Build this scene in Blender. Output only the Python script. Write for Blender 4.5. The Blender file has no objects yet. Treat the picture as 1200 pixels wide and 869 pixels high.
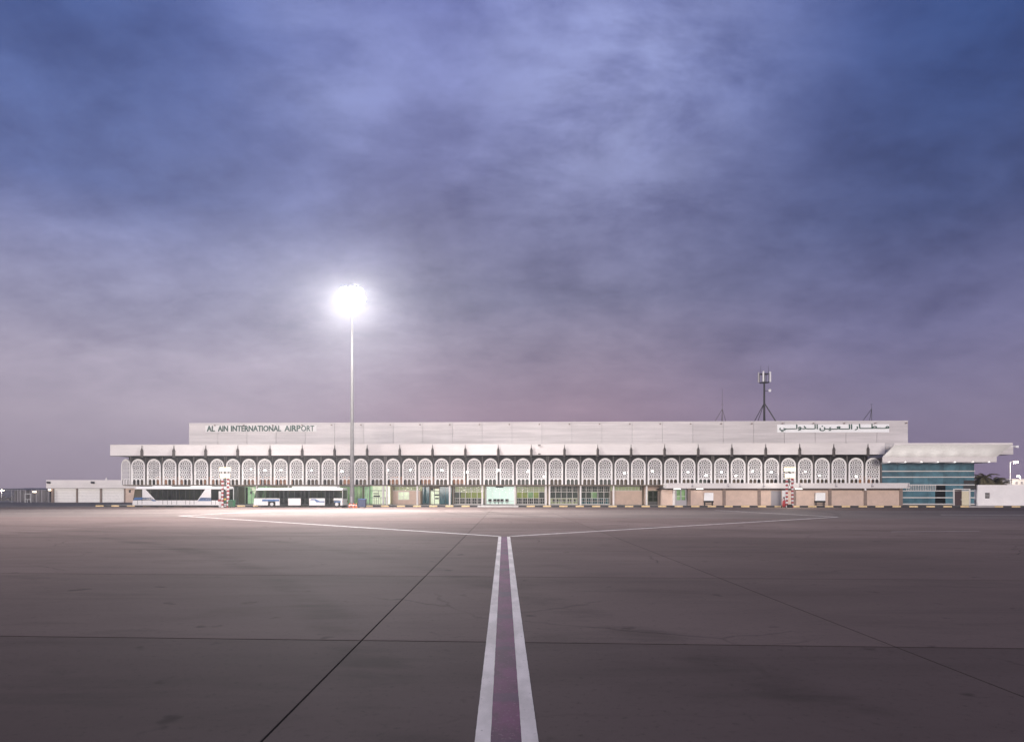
import bpy, math, random
from mathutils import Vector, Matrix
random.seed(7)
scn = bpy.context.scene
C = scn.collection
R = math.radians

# ------------------------------------------------------------------ camera
CAM_H = 2.6
cam = bpy.data.cameras.new('camera')
cam.sensor_width = 36; cam.lens = 24.0; cam.shift_y = 140.0 / 1200.0
cam.clip_start = 0.1; cam.clip_end = 6000
camo = bpy.data.objects.new('camera', cam); C.objects.link(camo)
camo.location = (0, 0, CAM_H); camo.rotation_euler = (R(90), 0, 0)
scn.camera = camo
scn.view_settings.view_transform = 'Standard'; scn.view_settings.look = 'None'
scn.view_settings.exposure = 0.0; scn.view_settings.gamma = 1.0
scn.render.engine = 'CYCLES'
scn.cycles.use_denoising = True
scn.cycles.max_bounces = 6; scn.cycles.diffuse_bounces = 3; scn.cycles.glossy_bounces = 3
scn.cycles.transmission_bounces = 4; scn.cycles.transparent_max_bounces = 12; scn.cycles.volume_bounces = 0
scn.cycles.sample_clamp_indirect = 6

def lin(r, g, b):
    f = lambda c: (c/255)/12.92 if c <= 10.3 else (((c/255)+.055)/1.055)**2.4
    return (f(r), f(g), f(b), 1)

# ------------------------------------------------------------------ node helper
class NT:
    def __init__(s, tree): s.t = tree; s.n = tree.nodes; s.l = tree.links
    def new(s, typ, ins=None, **kw):
        nd = s.n.new(typ)
        for k, v in kw.items(): setattr(nd, k, v)
        if ins:
            for k, v in ins.items():
                if isinstance(v, bpy.types.NodeSocket): s.l.new(v, nd.inputs[k])
                else: nd.inputs[k].default_value = v
        return nd
    def math(s, op, a, b=0.0, clamp=False):
        nd = s.new('ShaderNodeMath', operation=op, use_clamp=clamp)
        for i, v in enumerate((a, b)):
            if isinstance(v, bpy.types.NodeSocket): s.l.new(v, nd.inputs[i])
            else: nd.inputs[i].default_value = v
        return nd.outputs[0]
    def mix(s, fac, a, b, blend='MIX'):
        nd = s.new('ShaderNodeMix', data_type='RGBA', blend_type=blend)
        for i, v in ((0, fac), (6, a), (7, b)):
            if isinstance(v, bpy.types.NodeSocket): s.l.new(v, nd.inputs[i])
            else: nd.inputs[i].default_value = v
        return nd.outputs[2]
    def ramp(s, fac, stops):
        nd = s.new('ShaderNodeValToRGB', {0: fac}); e = nd.color_ramp.elements
        while len(e) < len(stops): e.new(0.5)
        for i, (p, c) in enumerate(stops): e[i].position = p; e[i].color = c if len(c) == 4 else (*c, 1)
        return nd.outputs[0]
    def maprange(s, v, a, b, c, d, smooth=True):
        return s.new('ShaderNodeMapRange', {0: v, 1: a, 2: b, 3: c, 4: d}, interpolation_type='SMOOTHSTEP' if smooth else 'LINEAR').outputs[0]

# ------------------------------------------------------------------ world: dusk sky under cloud
SUN_EL, SUN_AZ = 4.5, 8.0     # last glow low behind the camera
w = bpy.data.worlds.new('World'); scn.world = w; w.use_nodes = True
N = NT(w.node_tree); N.n.clear()
geo = N.new('ShaderNodeTexCoord').outputs['Generated']
sep = N.new('ShaderNodeSeparateXYZ', {0: geo})
X, Y, Z = sep.outputs
zc = N.math('MAXIMUM', Z, 0.0)
cen = N.ramp(zc, [(0, lin(160,144,162)), (.117, lin(166,149,168)), (.20, lin(142,133,158)), (.27, lin(121,120,153)), (.42, lin(110,114,163)), (.52, lin(108,115,172)), (.60, lin(98,107,168)), (.8, lin(77,84,129)), (1, lin(63,70,108))])
lef = N.ramp(zc, [(0, lin(155,141,159)), (.05, lin(165,151,170)), (.10, lin(177,164,182)), (.17, lin(166,157,180)), (.22, lin(147,144,174)), (.30, lin(120,124,167)), (.36, lin(92,106,161)), (.52, lin(73,95,156)), (.8, lin(64,77,124)), (1, lin(63,70,108))])
rig = N.ramp(zc, [(0, lin(142,124,154)), (.10, lin(134,123,154)), (.20, lin(110,108,148)), (.33, lin(73,84,132)), (.42, lin(60,77,130)), (.52, lin(57,81,140)), (.8, lin(56,69,116)), (1, lin(63,70,108))])
fl = N.maprange(X, -.06, -.52, 0, 1)
fr = N.maprange(X, .08, .52, 0, 1)
cen = N.mix(N.maprange(zc, .30, .05, 0, 1), cen, N.mix(1.0, cen, (.86, .74, .80, 1), 'MULTIPLY'))
col = N.mix(fl, cen, lef); col = N.mix(fr, col, rig)
# cloud layer: noise laid on a flat sheet overhead, so it foreshortens to the horizon
zz_ = N.math('ADD', zc, 0.36)
px = N.math('DIVIDE', X, zz_); py = N.math('DIVIDE', Y, zz_)
pv = N.new('ShaderNodeCombineXYZ', {0: px, 1: py, 2: 0.37}).outputs[0]
n1 = N.new('ShaderNodeTexNoise', {'Vector': pv, 'Scale': 2.1, 'Detail': 7, 'Roughness': .55, 'Distortion': .2}).outputs[0]
n2 = N.new('ShaderNodeTexNoise', {'Vector': pv, 'Scale': 9.5, 'Detail': 8, 'Roughness': .58, 'Distortion': .15}).outputs[0]
pv3 = N.new('ShaderNodeMapping', {'Vector': pv, 'Scale': (.75, 1.25, 1), 'Location': (3.1, 1.7, 0)}).outputs[0]
n3 = N.new('ShaderNodeTexNoise', {'Vector': pv3, 'Scale': 4.6, 'Detail': 9, 'Roughness': .60, 'Distortion': .2}).outputs[0]
cl = N.math('ADD', N.math('MULTIPLY', n1, .40), N.math('ADD', N.math('MULTIPLY', n2, .24), N.math('MULTIPLY', n3, .36)))
amp = N.maprange(zc, .03, .30, .10, 1.0)
cl = N.math('MULTIPLY', N.math('SUBTRACT', cl, .5), N.math('MULTIPLY', amp, 3.3))
bright = N.math('ADD', 1.0, cl)
# thinner, brighter cloud high up ahead
dv = N.new('ShaderNodeVectorMath', {0: geo, 1: (.12, .83, .54)}, operation='DISTANCE').outputs['Value']
patch = N.maprange(dv, .0, .31, 1, 0)
pn = N.maprange(n3, .34, .66, .22, 1.0)
patch = N.math('MULTIPLY', patch, pn)
dv2 = N.new('ShaderNodeVectorMath', {0: geo, 1: (-.215, .82, .52)}, operation='DISTANCE').outputs['Value']
patch2 = N.math('MULTIPLY', N.math('MULTIPLY', N.maprange(dv2, .02, .17, 1, 0), pn), .5)
patch = N.math('ADD', patch, patch2)
col = N.mix(1.0, col, N.new('ShaderNodeCombineColor', {0: bright, 1: bright, 2: N.math('ADD', 1.0, N.math('MULTIPLY', cl, .8))}).outputs[0], 'MULTIPLY')
col = N.mix(1.0, col, N.mix(patch, (0, 0, 0, 1), (.19, .21, .28, 1)), 'ADD')
sky = N.new('ShaderNodeTexSky', sky_type='NISHITA', sun_disc=False, sun_elevation=R(SUN_EL), sun_rotation=R(180+SUN_AZ))
b1 = N.new('ShaderNodeBackground', {0: col, 1: .94})
b2 = N.new('ShaderNodeBackground', {0: sky.outputs[0], 1: 0.004})
add = N.new('ShaderNodeAddShader', {0: b1.outputs[0], 1: b2.outputs[0]})
N.new('ShaderNodeOutputWorld', {0: add.outputs[0]})

sun = bpy.data.lights.new('sun', 'SUN'); sun.energy = 2.75; sun.angle = R(14); sun.color = (1.0, .925, .87)
suno = bpy.data.objects.new('sun', sun); C.objects.link(suno)
sd = Vector((-math.sin(R(SUN_AZ))*math.cos(R(SUN_EL)), -math.cos(R(SUN_AZ))*math.cos(R(SUN_EL)), math.sin(R(SUN_EL))))
suno.rotation_euler = sd.to_track_quat('Z', 'Y').to_euler()

# ------------------------------------------------------------------ materials
def mat(name, col, rough=.6, var=.0, scale=2.0, bump=.0, bscale=30.0, metal=0.0, spec=.5, stretch=(1, 1, 1), col2=None, rnd=0.0, coat=0.0):
    m = bpy.data.materials.new(name); m.use_nodes = True; T = NT(m.node_tree)
    b = T.n['Principled BSDF']
    b.inputs['Roughness'].default_value = rough; b.inputs['Metallic'].default_value = metal
    b.inputs['Specular IOR Level'].default_value = spec; b.inputs['Coat Weight'].default_value = coat
    c = (*col, 1) if len(col) == 3 else col
    tc = T.new('ShaderNodeNewGeometry').outputs['Position']
    mp = T.new('ShaderNodeMapping', {'Vector': tc, 'Scale': stretch}).outputs[0]
    if var > 0 or col2:
        n = T.new('ShaderNodeTexNoise', {'Vector': mp, 'Scale': scale, 'Detail': 6, 'Roughness': .62}).outputs[0]
        f = T.maprange(n, .32, .68, 0, 1)
        if col2: out = T.mix(f, c, (*col2, 1))
        else: out = T.mix(f, tuple(x*(1-var) for x in c[:3]) + (1,), tuple(min(1, x*(1+var)) for x in c[:3]) + (1,))
    else:
        out = T.new('ShaderNodeRGB').outputs[0]; out.default_value = c
    if rnd > 0:
        oi = T.new('ShaderNodeObjectInfo').outputs['Random']
        v = T.maprange(oi, 0, 1, 1-rnd, 1+rnd, False)
        out = T.mix(1.0, out, T.new('ShaderNodeCombineColor', {0: v, 1: v, 2: v}).outputs[0], 'MULTIPLY')
    T.l.new(out, b.inputs['Base Color'])
    if bump > 0:
        nb = T.new('ShaderNodeTexNoise', {'Vector': mp, 'Scale': bscale, 'Detail': 5}).outputs[0]
        bp = T.new('ShaderNodeBump', {'Strength': bump, 'Distance': .02, 'Height': nb}).outputs[0]
        T.l.new(bp, b.inputs['Normal'])
    return m
def emat(name, col, strength, var=0.0, scale=1.2, dark=(.02, .02, .02)):
    m = bpy.data.materials.new(name); m.use_nodes = True; T = NT(m.node_tree)
    b = T.n['Principled BSDF']; b.inputs['Base Color'].default_value = (*[min(.8, c*.6) for c in col], 1)
    b.inputs['Emission Strength'].default_value = strength
    if var > 0:
        tc = T.new('ShaderNodeNewGeometry').outputs['Position']
        n = T.new('ShaderNodeTexNoise', {'Vector': tc, 'Scale': scale, 'Detail': 4, 'Roughness': .7}).outputs[0]
        f = T.maprange(n, .36, .62, var, 0)
        T.l.new(T.mix(f, (*col, 1), (*dark, 1)), b.inputs['Emission Color'])
    else: b.inputs['Emission Color'].default_value = (*col, 1)
    return m
def glassmat(name, tint, trans=.6, rough=.05, base=(.01, .012, .014)):
    m = bpy.data.materials.new(name); m.use_nodes = True; T = NT(m.node_tree)
    b = T.n['Principled BSDF']; b.inputs['Base Color'].default_value = (*base, 1); b.inputs['Roughness'].default_value = rough; b.inputs['Specular IOR Level'].default_value = .1
    tr = T.new('ShaderNodeBsdfTransparent', {0: (*tint, 1)})
    mx = T.new('ShaderNodeMixShader', {0: trans, 1: b.outputs[0], 2: tr.outputs[0]})
    T.l.new(mx.outputs[0], T.n['Material Output'].inputs[0]); return m

M = {}
def slab_mat(light=1, name='apron_concrete'):
    m = bpy.data.materials.new(name); m.use_nodes = True; T = NT(m.node_tree); b = T.n['Principled BSDF']
    p = T.new('ShaderNodeNewGeometry').outputs['Position']
    def nz(sc, stretch=(1, 1, 1), det=6, ro=.6, dist=0.0):
        v = T.new('ShaderNodeMapping', {'Vector': p, 'Scale': stretch}).outputs[0]
        return T.new('ShaderNodeTexNoise', {'Vector': v, 'Scale': sc, 'Detail': det, 'Roughness': ro, 'Distortion': dist}).outputs[0]
    big = nz(.10, (.6, 1.1, 1)); mid = nz(.55, (.45, 1.2, 1), 7, .65, .6); fine = nz(9, (1, 1, 1), 5, .7); grit = nz(90, (1, 1, 1), 2, .5)
    streak = nz(.8, (.10, 1.0, 1), 5, .6, .4)
    c = T.mix(T.maprange(big, .35, .65, 0, 1), (.100, .072, .070, 1), (.138, .100, .096, 1))
    c = T.mix(T.math('MULTIPLY', T.maprange(mid, .50, .72, 0, 1), .42), c, (.055, .042, .040, 1))
    c = T.mix(T.math('MULTIPLY', T.maprange(streak, .52, .75, 0, 1), .35), c, (.05, .038, .037, 1))
    c = T.mix(T.math('MULTIPLY', T.maprange(streak, .42, .30, 0, 1), .2), c, (.135, .106, .098, 1))
    c = T.mix(T.math('MULTIPLY', T.maprange(fine, .54, .70, 0, 1), .5), c, (.045, .035, .034, 1))
    c = T.mix(T.math('MULTIPLY', T.maprange(grit, .35, .65, 0, 1), .34), c, (.16, .126, .115, 1))
    stain = nz(1.1, (1, 1, 1), 3, .5)
    c = T.mix(T.math('MULTIPLY', T.maprange(stain, .66, .74, 0, 1), .5), c, (.03, .024, .023, 1))
    vo = T.new('ShaderNodeTexVoronoi', {'Vector': T.new('ShaderNodeMix', {0: .35, 4: p, 5: T.new('ShaderNodeTexNoise', {'Vector': p, 'Scale': 1.2, 'Detail': 4}).outputs[1]}, data_type='VECTOR').outputs[1], 'Scale': .33}, feature='DISTANCE_TO_EDGE').outputs['Distance']
    c = T.mix(T.math('MULTIPLY', T.maprange(vo, .012, .002, 0, 1), T.math('MULTIPLY', T.maprange(big, .50, .62, 0, 1), .45)), c, (.028, .022, .021, 1))
    # sweeping tyre arcs: thin dark bands of two very large rings
    for cx, cy, rad, wd, s in ((-60, -12, 62, .35, .3), (-60, -12, 67, .35, .25), (58, 96, 62, .4, .35), (-14, 96, 54, .3, .35), (58, 96, 67.5, .35, .3)):
        d = T.new('ShaderNodeVectorMath', {0: p, 1: (cx, cy, 0)}, operation='DISTANCE').outputs['Value']
        dd = T.math('ABSOLUTE', T.math('SUBTRACT', d, rad))
        f = T.math('MULTIPLY', T.maprange(dd, wd*.4, wd*2.2, 1, 0), T.math('MULTIPLY', T.maprange(mid, .4, .62, .15, 1), s))
        c = T.mix(f, c, (.034, .027, .026, 1))
    v = T.maprange(T.new('ShaderNodeObjectInfo').outputs['Random'], 0, 1, .80, .92, False)
    c = T.mix(1.0, c, T.new('ShaderNodeCombineColor', {0: v, 1: v, 2: v}).outputs[0], 'MULTIPLY')
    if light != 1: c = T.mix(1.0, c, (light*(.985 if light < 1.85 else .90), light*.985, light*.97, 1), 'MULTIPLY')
    T.l.new(c, b.inputs['Base Color'])
    b.inputs['Roughness'].default_value = .86
    b.inputs['Specular IOR Level'].default_value = .015
    h = T.math('ADD', T.math('MULTIPLY', fine, .6), T.math('MULTIPLY', grit, .4))
    T.l.new(T.new('ShaderNodeBump', {'Strength': .45, 'Distance': .012, 'Height': h}).outputs[0], b.inputs['Normal'])
    return m
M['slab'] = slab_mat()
M['slab1'] = slab_mat(1.42, 'apron_concrete_floodlit_near')  # paler slab tone, lightened further: floodlight put into the colour
M['slab1b'] = slab_mat(1.75, 'apron_concrete_floodlit_mid')  # floodlight on the middle rows painted into the colour
M['slab2'] = slab_mat(1.86, 'apron_concrete_floodlit_far')  # floodlit band before the terminal painted into the concrete colour
M['slab3'] = slab_mat(1.3, 'apron_concrete_floodlit_end')  # last rows, floodlight also put into the colour
M['ground'] = mat('dry_ground', (.16, .14, .125), .9, .25, .15, .2, 4)
M['seal'] = mat('joint_sealant', (.02, .017, .016), .95, spec=.0)
M['asphalt'] = mat('service_asphalt', (.11, .088, .082), .85, .2, .4, .25, 40, stretch=(.5, 1, 1))
M['pave'] = mat('pavement_concrete', (.30, .27, .25), .8, .12, .8, .15, 20)
def worn_line():
    m = bpy.data.materials.new('white_line_paint'); m.use_nodes = True; T = NT(m.node_tree); b = T.n['Principled BSDF']
    p = T.new('ShaderNodeNewGeometry').outputs['Position']
    a = T.new('ShaderNodeTexNoise', {'Vector': p, 'Scale': 14, 'Detail': 8, 'Roughness': .75}).outputs[0]
    d = T.new('ShaderNodeTexNoise', {'Vector': T.new('ShaderNodeMapping', {'Vector': p, 'Scale': (1.4, .6, 1)}).outputs[0], 'Scale': 1.1, 'Detail': 6, 'Roughness': .6}).outputs[0]
    c = T.mix(T.maprange(d, .35, .65, 0, 1), (.50, .44, .43, 1), (.68, .60, .59, 1))
    c = T.mix(T.math('MULTIPLY', T.maprange(a, .60, .66, 0, 1), .8), c, (.20, .16, .15, 1))
    T.l.new(c, b.inputs['Base Color']); b.inputs['Roughness'].default_value = .75; b.inputs['Specular IOR Level'].default_value = .1
    return m
M['linew'] = worn_line()
M['kerb_y'] = mat('yellow_kerb_paint', (.78, .56, .28), .7, .18, 3, .1, 30)
M['kerb_b'] = mat('black_kerb_paint', (.022, .02, .022), .7, .2, 3)
M['kerb_g'] = mat('bare_kerb_concrete', (.42, .38, .36), .8, .1, 3)
M['render'] = mat('white_render', (.74, .69, .67), .75, .06, .8, .05, 10, stretch=(.3, 1, 1.5))
M['whitewall'] = mat('white_boundary_wall', (.84, .80, .79), .75, .04, .8, .05, 10)
M['parapet'] = mat('weathered_parapet_panel', (.57, .525, .515), .75, .10, 1.1, .04, 8, stretch=(.10, .5, 1.9), rnd=.04)
M['fascia'] = mat('fascia_panel', (.66, .615, .60), .7, .045, 1.0, .03, 8, stretch=(.3, 1, 1.6), rnd=.03)
M['gap'] = mat('dark_joint', (.12, .105, .10), .9)
M['brown'] = mat('dark_brown_cladding', (.020, .014, .012), .7, .25, 2)
M['pilaster'] = mat('brown_pilaster', (.05, .038, .034), .6, .2, 4)
M['slabedge'] = mat('brown_slab_edge', (.17, .13, .10), .8, .2, 2)
M['screen'] = mat('white_gypsum_screen', (.80, .77, .75), .6, .05, 3)
M['lattice'] = mat('white_lattice', (.76, .73, .72), .65, .06, 3)
M['colw'] = mat('white_column', (.66, .62, .60), .6, .06, 3)
M['pipe'] = mat('grey_pipe', (.10, .085, .08), .6)
M['beige'] = mat('beige_wall', (.60, .45, .37), .8, .06, 1.2, .05, 12, rnd=.05)
M['pier'] = mat('brown_pier', (.23, .17, .145), .8, .12, 3)
M['frame'] = mat('white_window_frame', (.62, .58, .56), .5)
M['dframe'] = mat('dark_window_frame', (.03, .027, .027), .5)
M['glass'] = glassmat('clear_glazing', (.93, .96, .95), .86)
M['dglass'] = glassmat('smoked_glazing', (.5, .55, .55), .45)
M['busglass'] = glassmat('bus_glazing', (.55, .58, .54), .80, .06, (.006, .006, .007))
M['teal'] = mat('teal_annex_glass', (.065, .150, .185), .12, .3, .5, 0, spec=.8, rnd=.15)
M['tealpane'] = mat('teal_terminal_glass', (.014, .085, .105), .06, .35, .6, spec=.12)
M['black'] = mat('black_rubber', (.012, .012, .013), .7)
M['dark'] = mat('dark_metal', (.035, .032, .034), .5, metal=.3)
M['steel'] = mat('galvanised_steel', (.42, .42, .43), .45, .1, 5, metal=.5)
M['white'] = mat('white_paint', (.68, .66, .66), .35, .03, 2, coat=.3)
M['blue'] = mat('blue_livery_paint', (.022, .10, .28), .35, coat=.3)
M['red'] = mat('red_paint', (.32, .015, .02), .45)
M['green'] = mat('green_plastic', (.02, .10, .045), .5)
M['navy'] = mat('navy_plastic', (.012, .035, .13), .45)
M['yellow'] = mat('yellow_paint', (.75, .5, .05), .5)
M['orange'] = mat('orange_plastic', (.75, .16, .03), .5)
M['greensign'] = mat('green_sign_letter', (.012, .060, .045), .5)
M['signplate'] = mat('white_sign_plate', (.84, .83, .82), .6)
M['plate2'] = mat('pale_letter_backing', (.68, .65, .635), .6)
M['grey'] = mat('grey_paint', (.32, .30, .32), .6)
M['trunk'] = mat('palm_trunk', (.14, .09, .06), .9, .3, 8, .5, 20)
M['frond'] = mat('palm_frond', (.14, .12, .06), .6, .35, 3)
M['frond2'] = mat('dry_palm_frond', (.16, .11, .05), .7, .3, 3)
M['scrub'] = mat('dry_scrub', (.05, .045, .035), .9, .3, 1)
M['e_flood'] = emat('floodlight_face', (1, .97, .93), 70)
M['e_tower'] = emat('tower_lamp_face', (1, .80, .46), 2.2)
M['e_small'] = emat('small_lamp_and_glare_face', (1, .96, .90), 9)
M['e_warm'] = emat('warm_lamp_face', (1, .82, .6), 8)
M['e_street'] = emat('street_lamp_face', (1, .86, .66), 60)
M['e_tube'] = emat('fluorescent_tube', (1, 1, .97), 3.0)
M['i_green'] = emat('room_green', (.36, .54, .24), .75, .75, .9, (.05, .09, .05))
M['i_green2'] = emat('room_bright_green', (.50, .74, .42), .95, .6, .8, (.10, .22, .12))
M['i_olive'] = emat('room_olive', (.44, .47, .10), .62, .75, 1.1, (.05, .05, .03))
M['i_olivep'] = emat('room_pale_olive', (.60, .60, .34), .62, .35, 1.0, (.25, .24, .16))
M['i_cream'] = emat('room_cream', (.90, .92, .68), 1.25, .4, 1.2, (.3, .28, .2))
M['i_white'] = emat('room_white', (.88, 1.0, .92), 1.15, .22, 1.0, (.55, .7, .6))
M['i_dark'] = emat('room_dark', (.07, .075, .06), .6, .6, 1.2, (.015, .015, .015))
M['i_teal'] = emat('room_teal', (.04, .20, .22), .6, .7, .8, (.01, .03, .04))
M['i_orange'] = emat('upper_orange', (.42, .19, .10), .42, .6, .9, (.06, .03, .02))
M['i_brown'] = emat('upper_brown', (.12, .08, .05), .4, .7, .9, (.02, .015, .01))

def stripe_mat():
    m = bpy.data.materials.new('worn_purple_paint'); m.use_nodes = True; T = NT(m.node_tree); b = T.n['Principled BSDF']
    p = T.new('ShaderNodeNewGeometry').outputs['Position']
    a = T.new('ShaderNodeTexNoise', {'Vector': T.new('ShaderNodeMapping', {'Vector': p, 'Scale': (1.2, .5, 1)}).outputs[0], 'Scale': 1.6, 'Detail': 7, 'Roughness': .7}).outputs[0]
    d = T.new('ShaderNodeTexNoise', {'Vector': p, 'Scale': 22, 'Detail': 6, 'Roughness': .7}).outputs[0]
    wv = T.new('ShaderNodeTexNoise', {'Vector': T.new('ShaderNodeMapping', {'Vector': p, 'Scale': (.05, 1, 1)}).outputs[0], 'Scale': .55, 'Detail': 3}).outputs[0]
    c = T.mix(T.maprange(a, .35, .65, 0, 1), (.058, .003, .048, 1), (.125, .010, .088, 1))
    c = T.mix(T.math('MULTIPLY', T.maprange(d, .56, .72, 0, 1), .6), c, (.30, .16, .24, 1))
    c = T.mix(T.math('MULTIPLY', T.maprange(wv, .55, .62, 0, 1), .7), c, (.045, .014, .06, 1))
    T.l.new(c, b.inputs['Base Color']); b.inputs['Roughness'].default_value = .75; b.inputs['Specular IOR Level'].default_value = .08
    return m
M['purple'] = stripe_mat()

# ------------------------------------------------------------------ mesh builder
class MB:
    def __init__(s): s.v = []; s.f = []
    def poly(s, pts):
        i = len(s.v); s.v += [tuple(p) for p in pts]; s.f.append(list(range(i, i+len(pts)))); return s
    def box(s, x0, x1, y0, y1, z0, z1):
        x0, x1 = sorted((x0, x1)); y0, y1 = sorted((y0, y1)); z0, z1 = sorted((z0, z1))
        i = len(s.v); s.v += [(x0,y0,z0),(x1,y0,z0),(x1,y1,z0),(x0,y1,z0),(x0,y0,z1),(x1,y0,z1),(x1,y1,z1),(x0,y1,z1)]
        s.f += [[i+a for a in q] for q in ((3,2,1,0),(4,5,6,7),(0,1,5,4),(1,2,6,5),(2,3,7,6),(3,0,4,7))]; return s
    def prism_xz(s, pts, y0, y1):      # polygon in x,z extruded along y
        n = len(pts); i = len(s.v)
        s.v += [(x, y0, z) for x, z in pts] + [(x, y1, z) for x, z in pts]
        s.f.append([i+k for k in range(n)]); s.f.append([i+n+k for k in range(n)][::-1])
        for k in range(n): j = (k+1) % n; s.f.append([i+k, i+n+k, i+n+j, i+j])
        return s
    def prism_yz(s, pts, x0, x1):
        n = len(pts); i = len(s.v)
        s.v += [(x0, y, z) for y, z in pts] + [(x1, y, z) for y, z in pts]
        s.f.append([i+k for k in range(n)][::-1]); s.f.append([i+n+k for k in range(n)])
        for k in range(n): j = (k+1) % n; s.f.append([i+k, i+j, i+n+j, i+n+k])
        return s
    def lathe(s, prof, c=(0, 0), n=12, axis='z', z0=0.0):
        i = len(s.v)
        for r, h in prof:
            for k in range(n):
                a = 2*math.pi*(k+.5)/n; p, q = r*math.cos(a), r*math.sin(a)
                if axis == 'z': s.v.append((c[0]+p, c[1]+q, z0+h))
                elif axis == 'y': s.v.append((c[0]+p, z0+h, c[1]+q))
                else: s.v.append((z0+h, c[0]+p, c[1]+q))
        for j in range(len(prof)-1):
            for k in range(n):
                k2 = (k+1) % n; s.f.append([i+j*n+k, i+j*n+k2, i+(j+1)*n+k2, i+(j+1)*n+k])
        s.f.append([i+k for k in range(n)][::-1]); s.f.append([i+(len(prof)-1)*n+k for k in range(n)]); return s
    def tube(s, a, b, r, r2=None, n=6):
        a, b = Vector(a), Vector(b); r2 = r if r2 is None else r2
        d = (b-a).normalized(); u = d.orthogonal().normalized(); v = d.cross(u); i = len(s.v)
        for P, rr in ((a, r), (b, r2)):
            for k in range(n):
                t = 2*math.pi*k/n; s.v.append(tuple(P + u*math.cos(t)*rr + v*math.sin(t)*rr))
        for k in range(n): k2 = (k+1) % n; s.f.append([i+k, i+k2, i+n+k2, i+n+k])
        s.f.append([i+k for k in range(n)][::-1]); s.f.append([i+n+k for k in range(n)]); return s
    def mesh(s, name, m):
        me = bpy.data.meshes.new(name); me.from_pydata(s.v, [], s.f); me.update()
        if m: me.materials.append(M[m] if isinstance(m, str) else m)
        return me
    def build(s, name, m, parent=None, loc=None, bevel=0, smooth=False, label=None, kind=None):
        me = s.mesh(name, m)
        if smooth:
            for p in me.polygons: p.use_smooth = True
        o = bpy.data.objects.new(name, me); C.objects.link(o)
        if parent: o.parent = parent
        if loc: o.location = loc
        if bevel:
            b = o.modifiers.new('b', 'BEVEL'); b.width = bevel; b.segments = 2; b.limit_method = 'ANGLE'
        if label: o['label'] = label
        if kind: o['kind'] = kind
        return o
def part(name, me, parent, loc=(0, 0, 0), rz=0, label=None):
    o = bpy.data.objects.new(name, me); C.objects.link(o); o.parent = parent; o.location = loc; o.rotation_euler = (0, 0, rz)
    if label: o['label'] = label
    return o
def tag(o, label=None, cat=None, group=None, kind=None):
    if label: o['label'] = label
    if cat: o['category'] = cat
    if group: o['group'] = group
    if kind: o['kind'] = kind
    return o
def empty(name, loc=(0, 0, 0), rz=0, **kw):
    o = bpy.data.objects.new(name, None); C.objects.link(o); o.location = loc; o.rotation_euler = (0, 0, rz); return tag(o, **kw)
def copy_tree(o, parent=None):
    c = o.copy(); C.objects.link(c); c.parent = parent
    for ch in list(o.children): copy_tree(ch, c)
    return c

# facade frame: local x along the terminal, local y away from the camera, origin on the screen plane
TH = math.atan(.035); SN, CS = math.sin(TH), math.cos(TH); OY = 114.0
def S(p, y):            # along-facade coordinate of a sight line at local depth y
    k = (p-600)/800; return (k*(OY + y*CS) - y*SN)/(CS + k*SN)
def YW(s, y): return OY - s*SN + y*CS
def ZH(p, s, y): return CAM_H + (574.5-p)*YW(s, y)/800
def W(s, y, z=0): return (s*CS + y*SN, YW(s, y), z)
def at(p, Yd, z=0): return ((p-600)/800*Yd, Yd, z)
def ZY(p, Yd): return CAM_H + (574.5-p)*Yd/800
def frame_empty(name, s, y, z=0, **kw): return empty(name, W(s, y, z), -TH, **kw)

# ------------------------------------------------------------------ ground
g = MB().poly([(-3000,-600,-.06),(3000,-600,-.06),(3000,4000,-.06),(-3000,4000,-.06)]).build('ground', 'ground'); tag(g, kind='structure')
apron = MB().poly([(-125,-14,-.004),(125,-14,-.004),(125,105.40-.035*125,-.004),(-125,105.40+.035*125,-.004)]).build('apron', 'seal'); tag(apron, kind='structure')
bx = [(-111.8,.0), (-84.5,.0), (-57.2,-.0), (-29.9,-.0), (-2.6,-.0025), (6.5,-.024), (33.8,-.02), (61.1,-.02), (88.4,-.02), (115.7,-.02)]
rows = [11.72 + 8.9*j for j in range(-2, 11)]
def corner(i, rY, last=False):
    x0, sl = bx[i]
    yy = rY
    for _ in range(4):
        xx = x0 + sl*(yy-7); yy = (105.4 - .035*xx) if last else (rY - .055*xx)
    return xx, yy
for i in range(len(bx)-1):
    for j in range(len(rows)):
        last = j == len(rows)-1
        a = corner(i, rows[j]); b = corner(i+1, rows[j])
        c = corner(i+1, rows[j+1] if not last else 0, last); d = corner(i, rows[j+1] if not last else 0, last)
        h = .014 if i in (3, 4) else .012
        hy = .024
        q = [(a[0]+h, a[1]+hy), (b[0]-h, b[1]+hy), (c[0]-h, c[1]-hy), (d[0]+h, d[1]-hy)]
        mb = MB(); e = .004
        q2 = [(q[0][0]+e, q[0][1]+e), (q[1][0]-e, q[1][1]+e), (q[2][0]-e, q[2][1]-e), (q[3][0]+e, q[3][1]-e)]
        mb.poly([(x, y, 0) for x, y in q2])
        for k in range(4):
            k2 = (k+1) % 4
            mb.poly([(*q[k], -.002), (*q[k2], -.002), (*q2[k2], 0), (*q2[k], 0)])
            mb.poly([(*q[k], -.005), (*q[k2], -.005), (*q[k2], -.002), (*q[k], -.002)])
        mb.build('concrete_slab', 'slab3' if j >= 11 else 'slab2' if j >= 8 else 'slab1b' if j >= 5 else 'slab1' if j >= 2 else 'slab', apron)  # row colours past the foreground carry painted floodlight
road = MB()
def Wp(s, y, z): return W(s, y, z)
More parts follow.
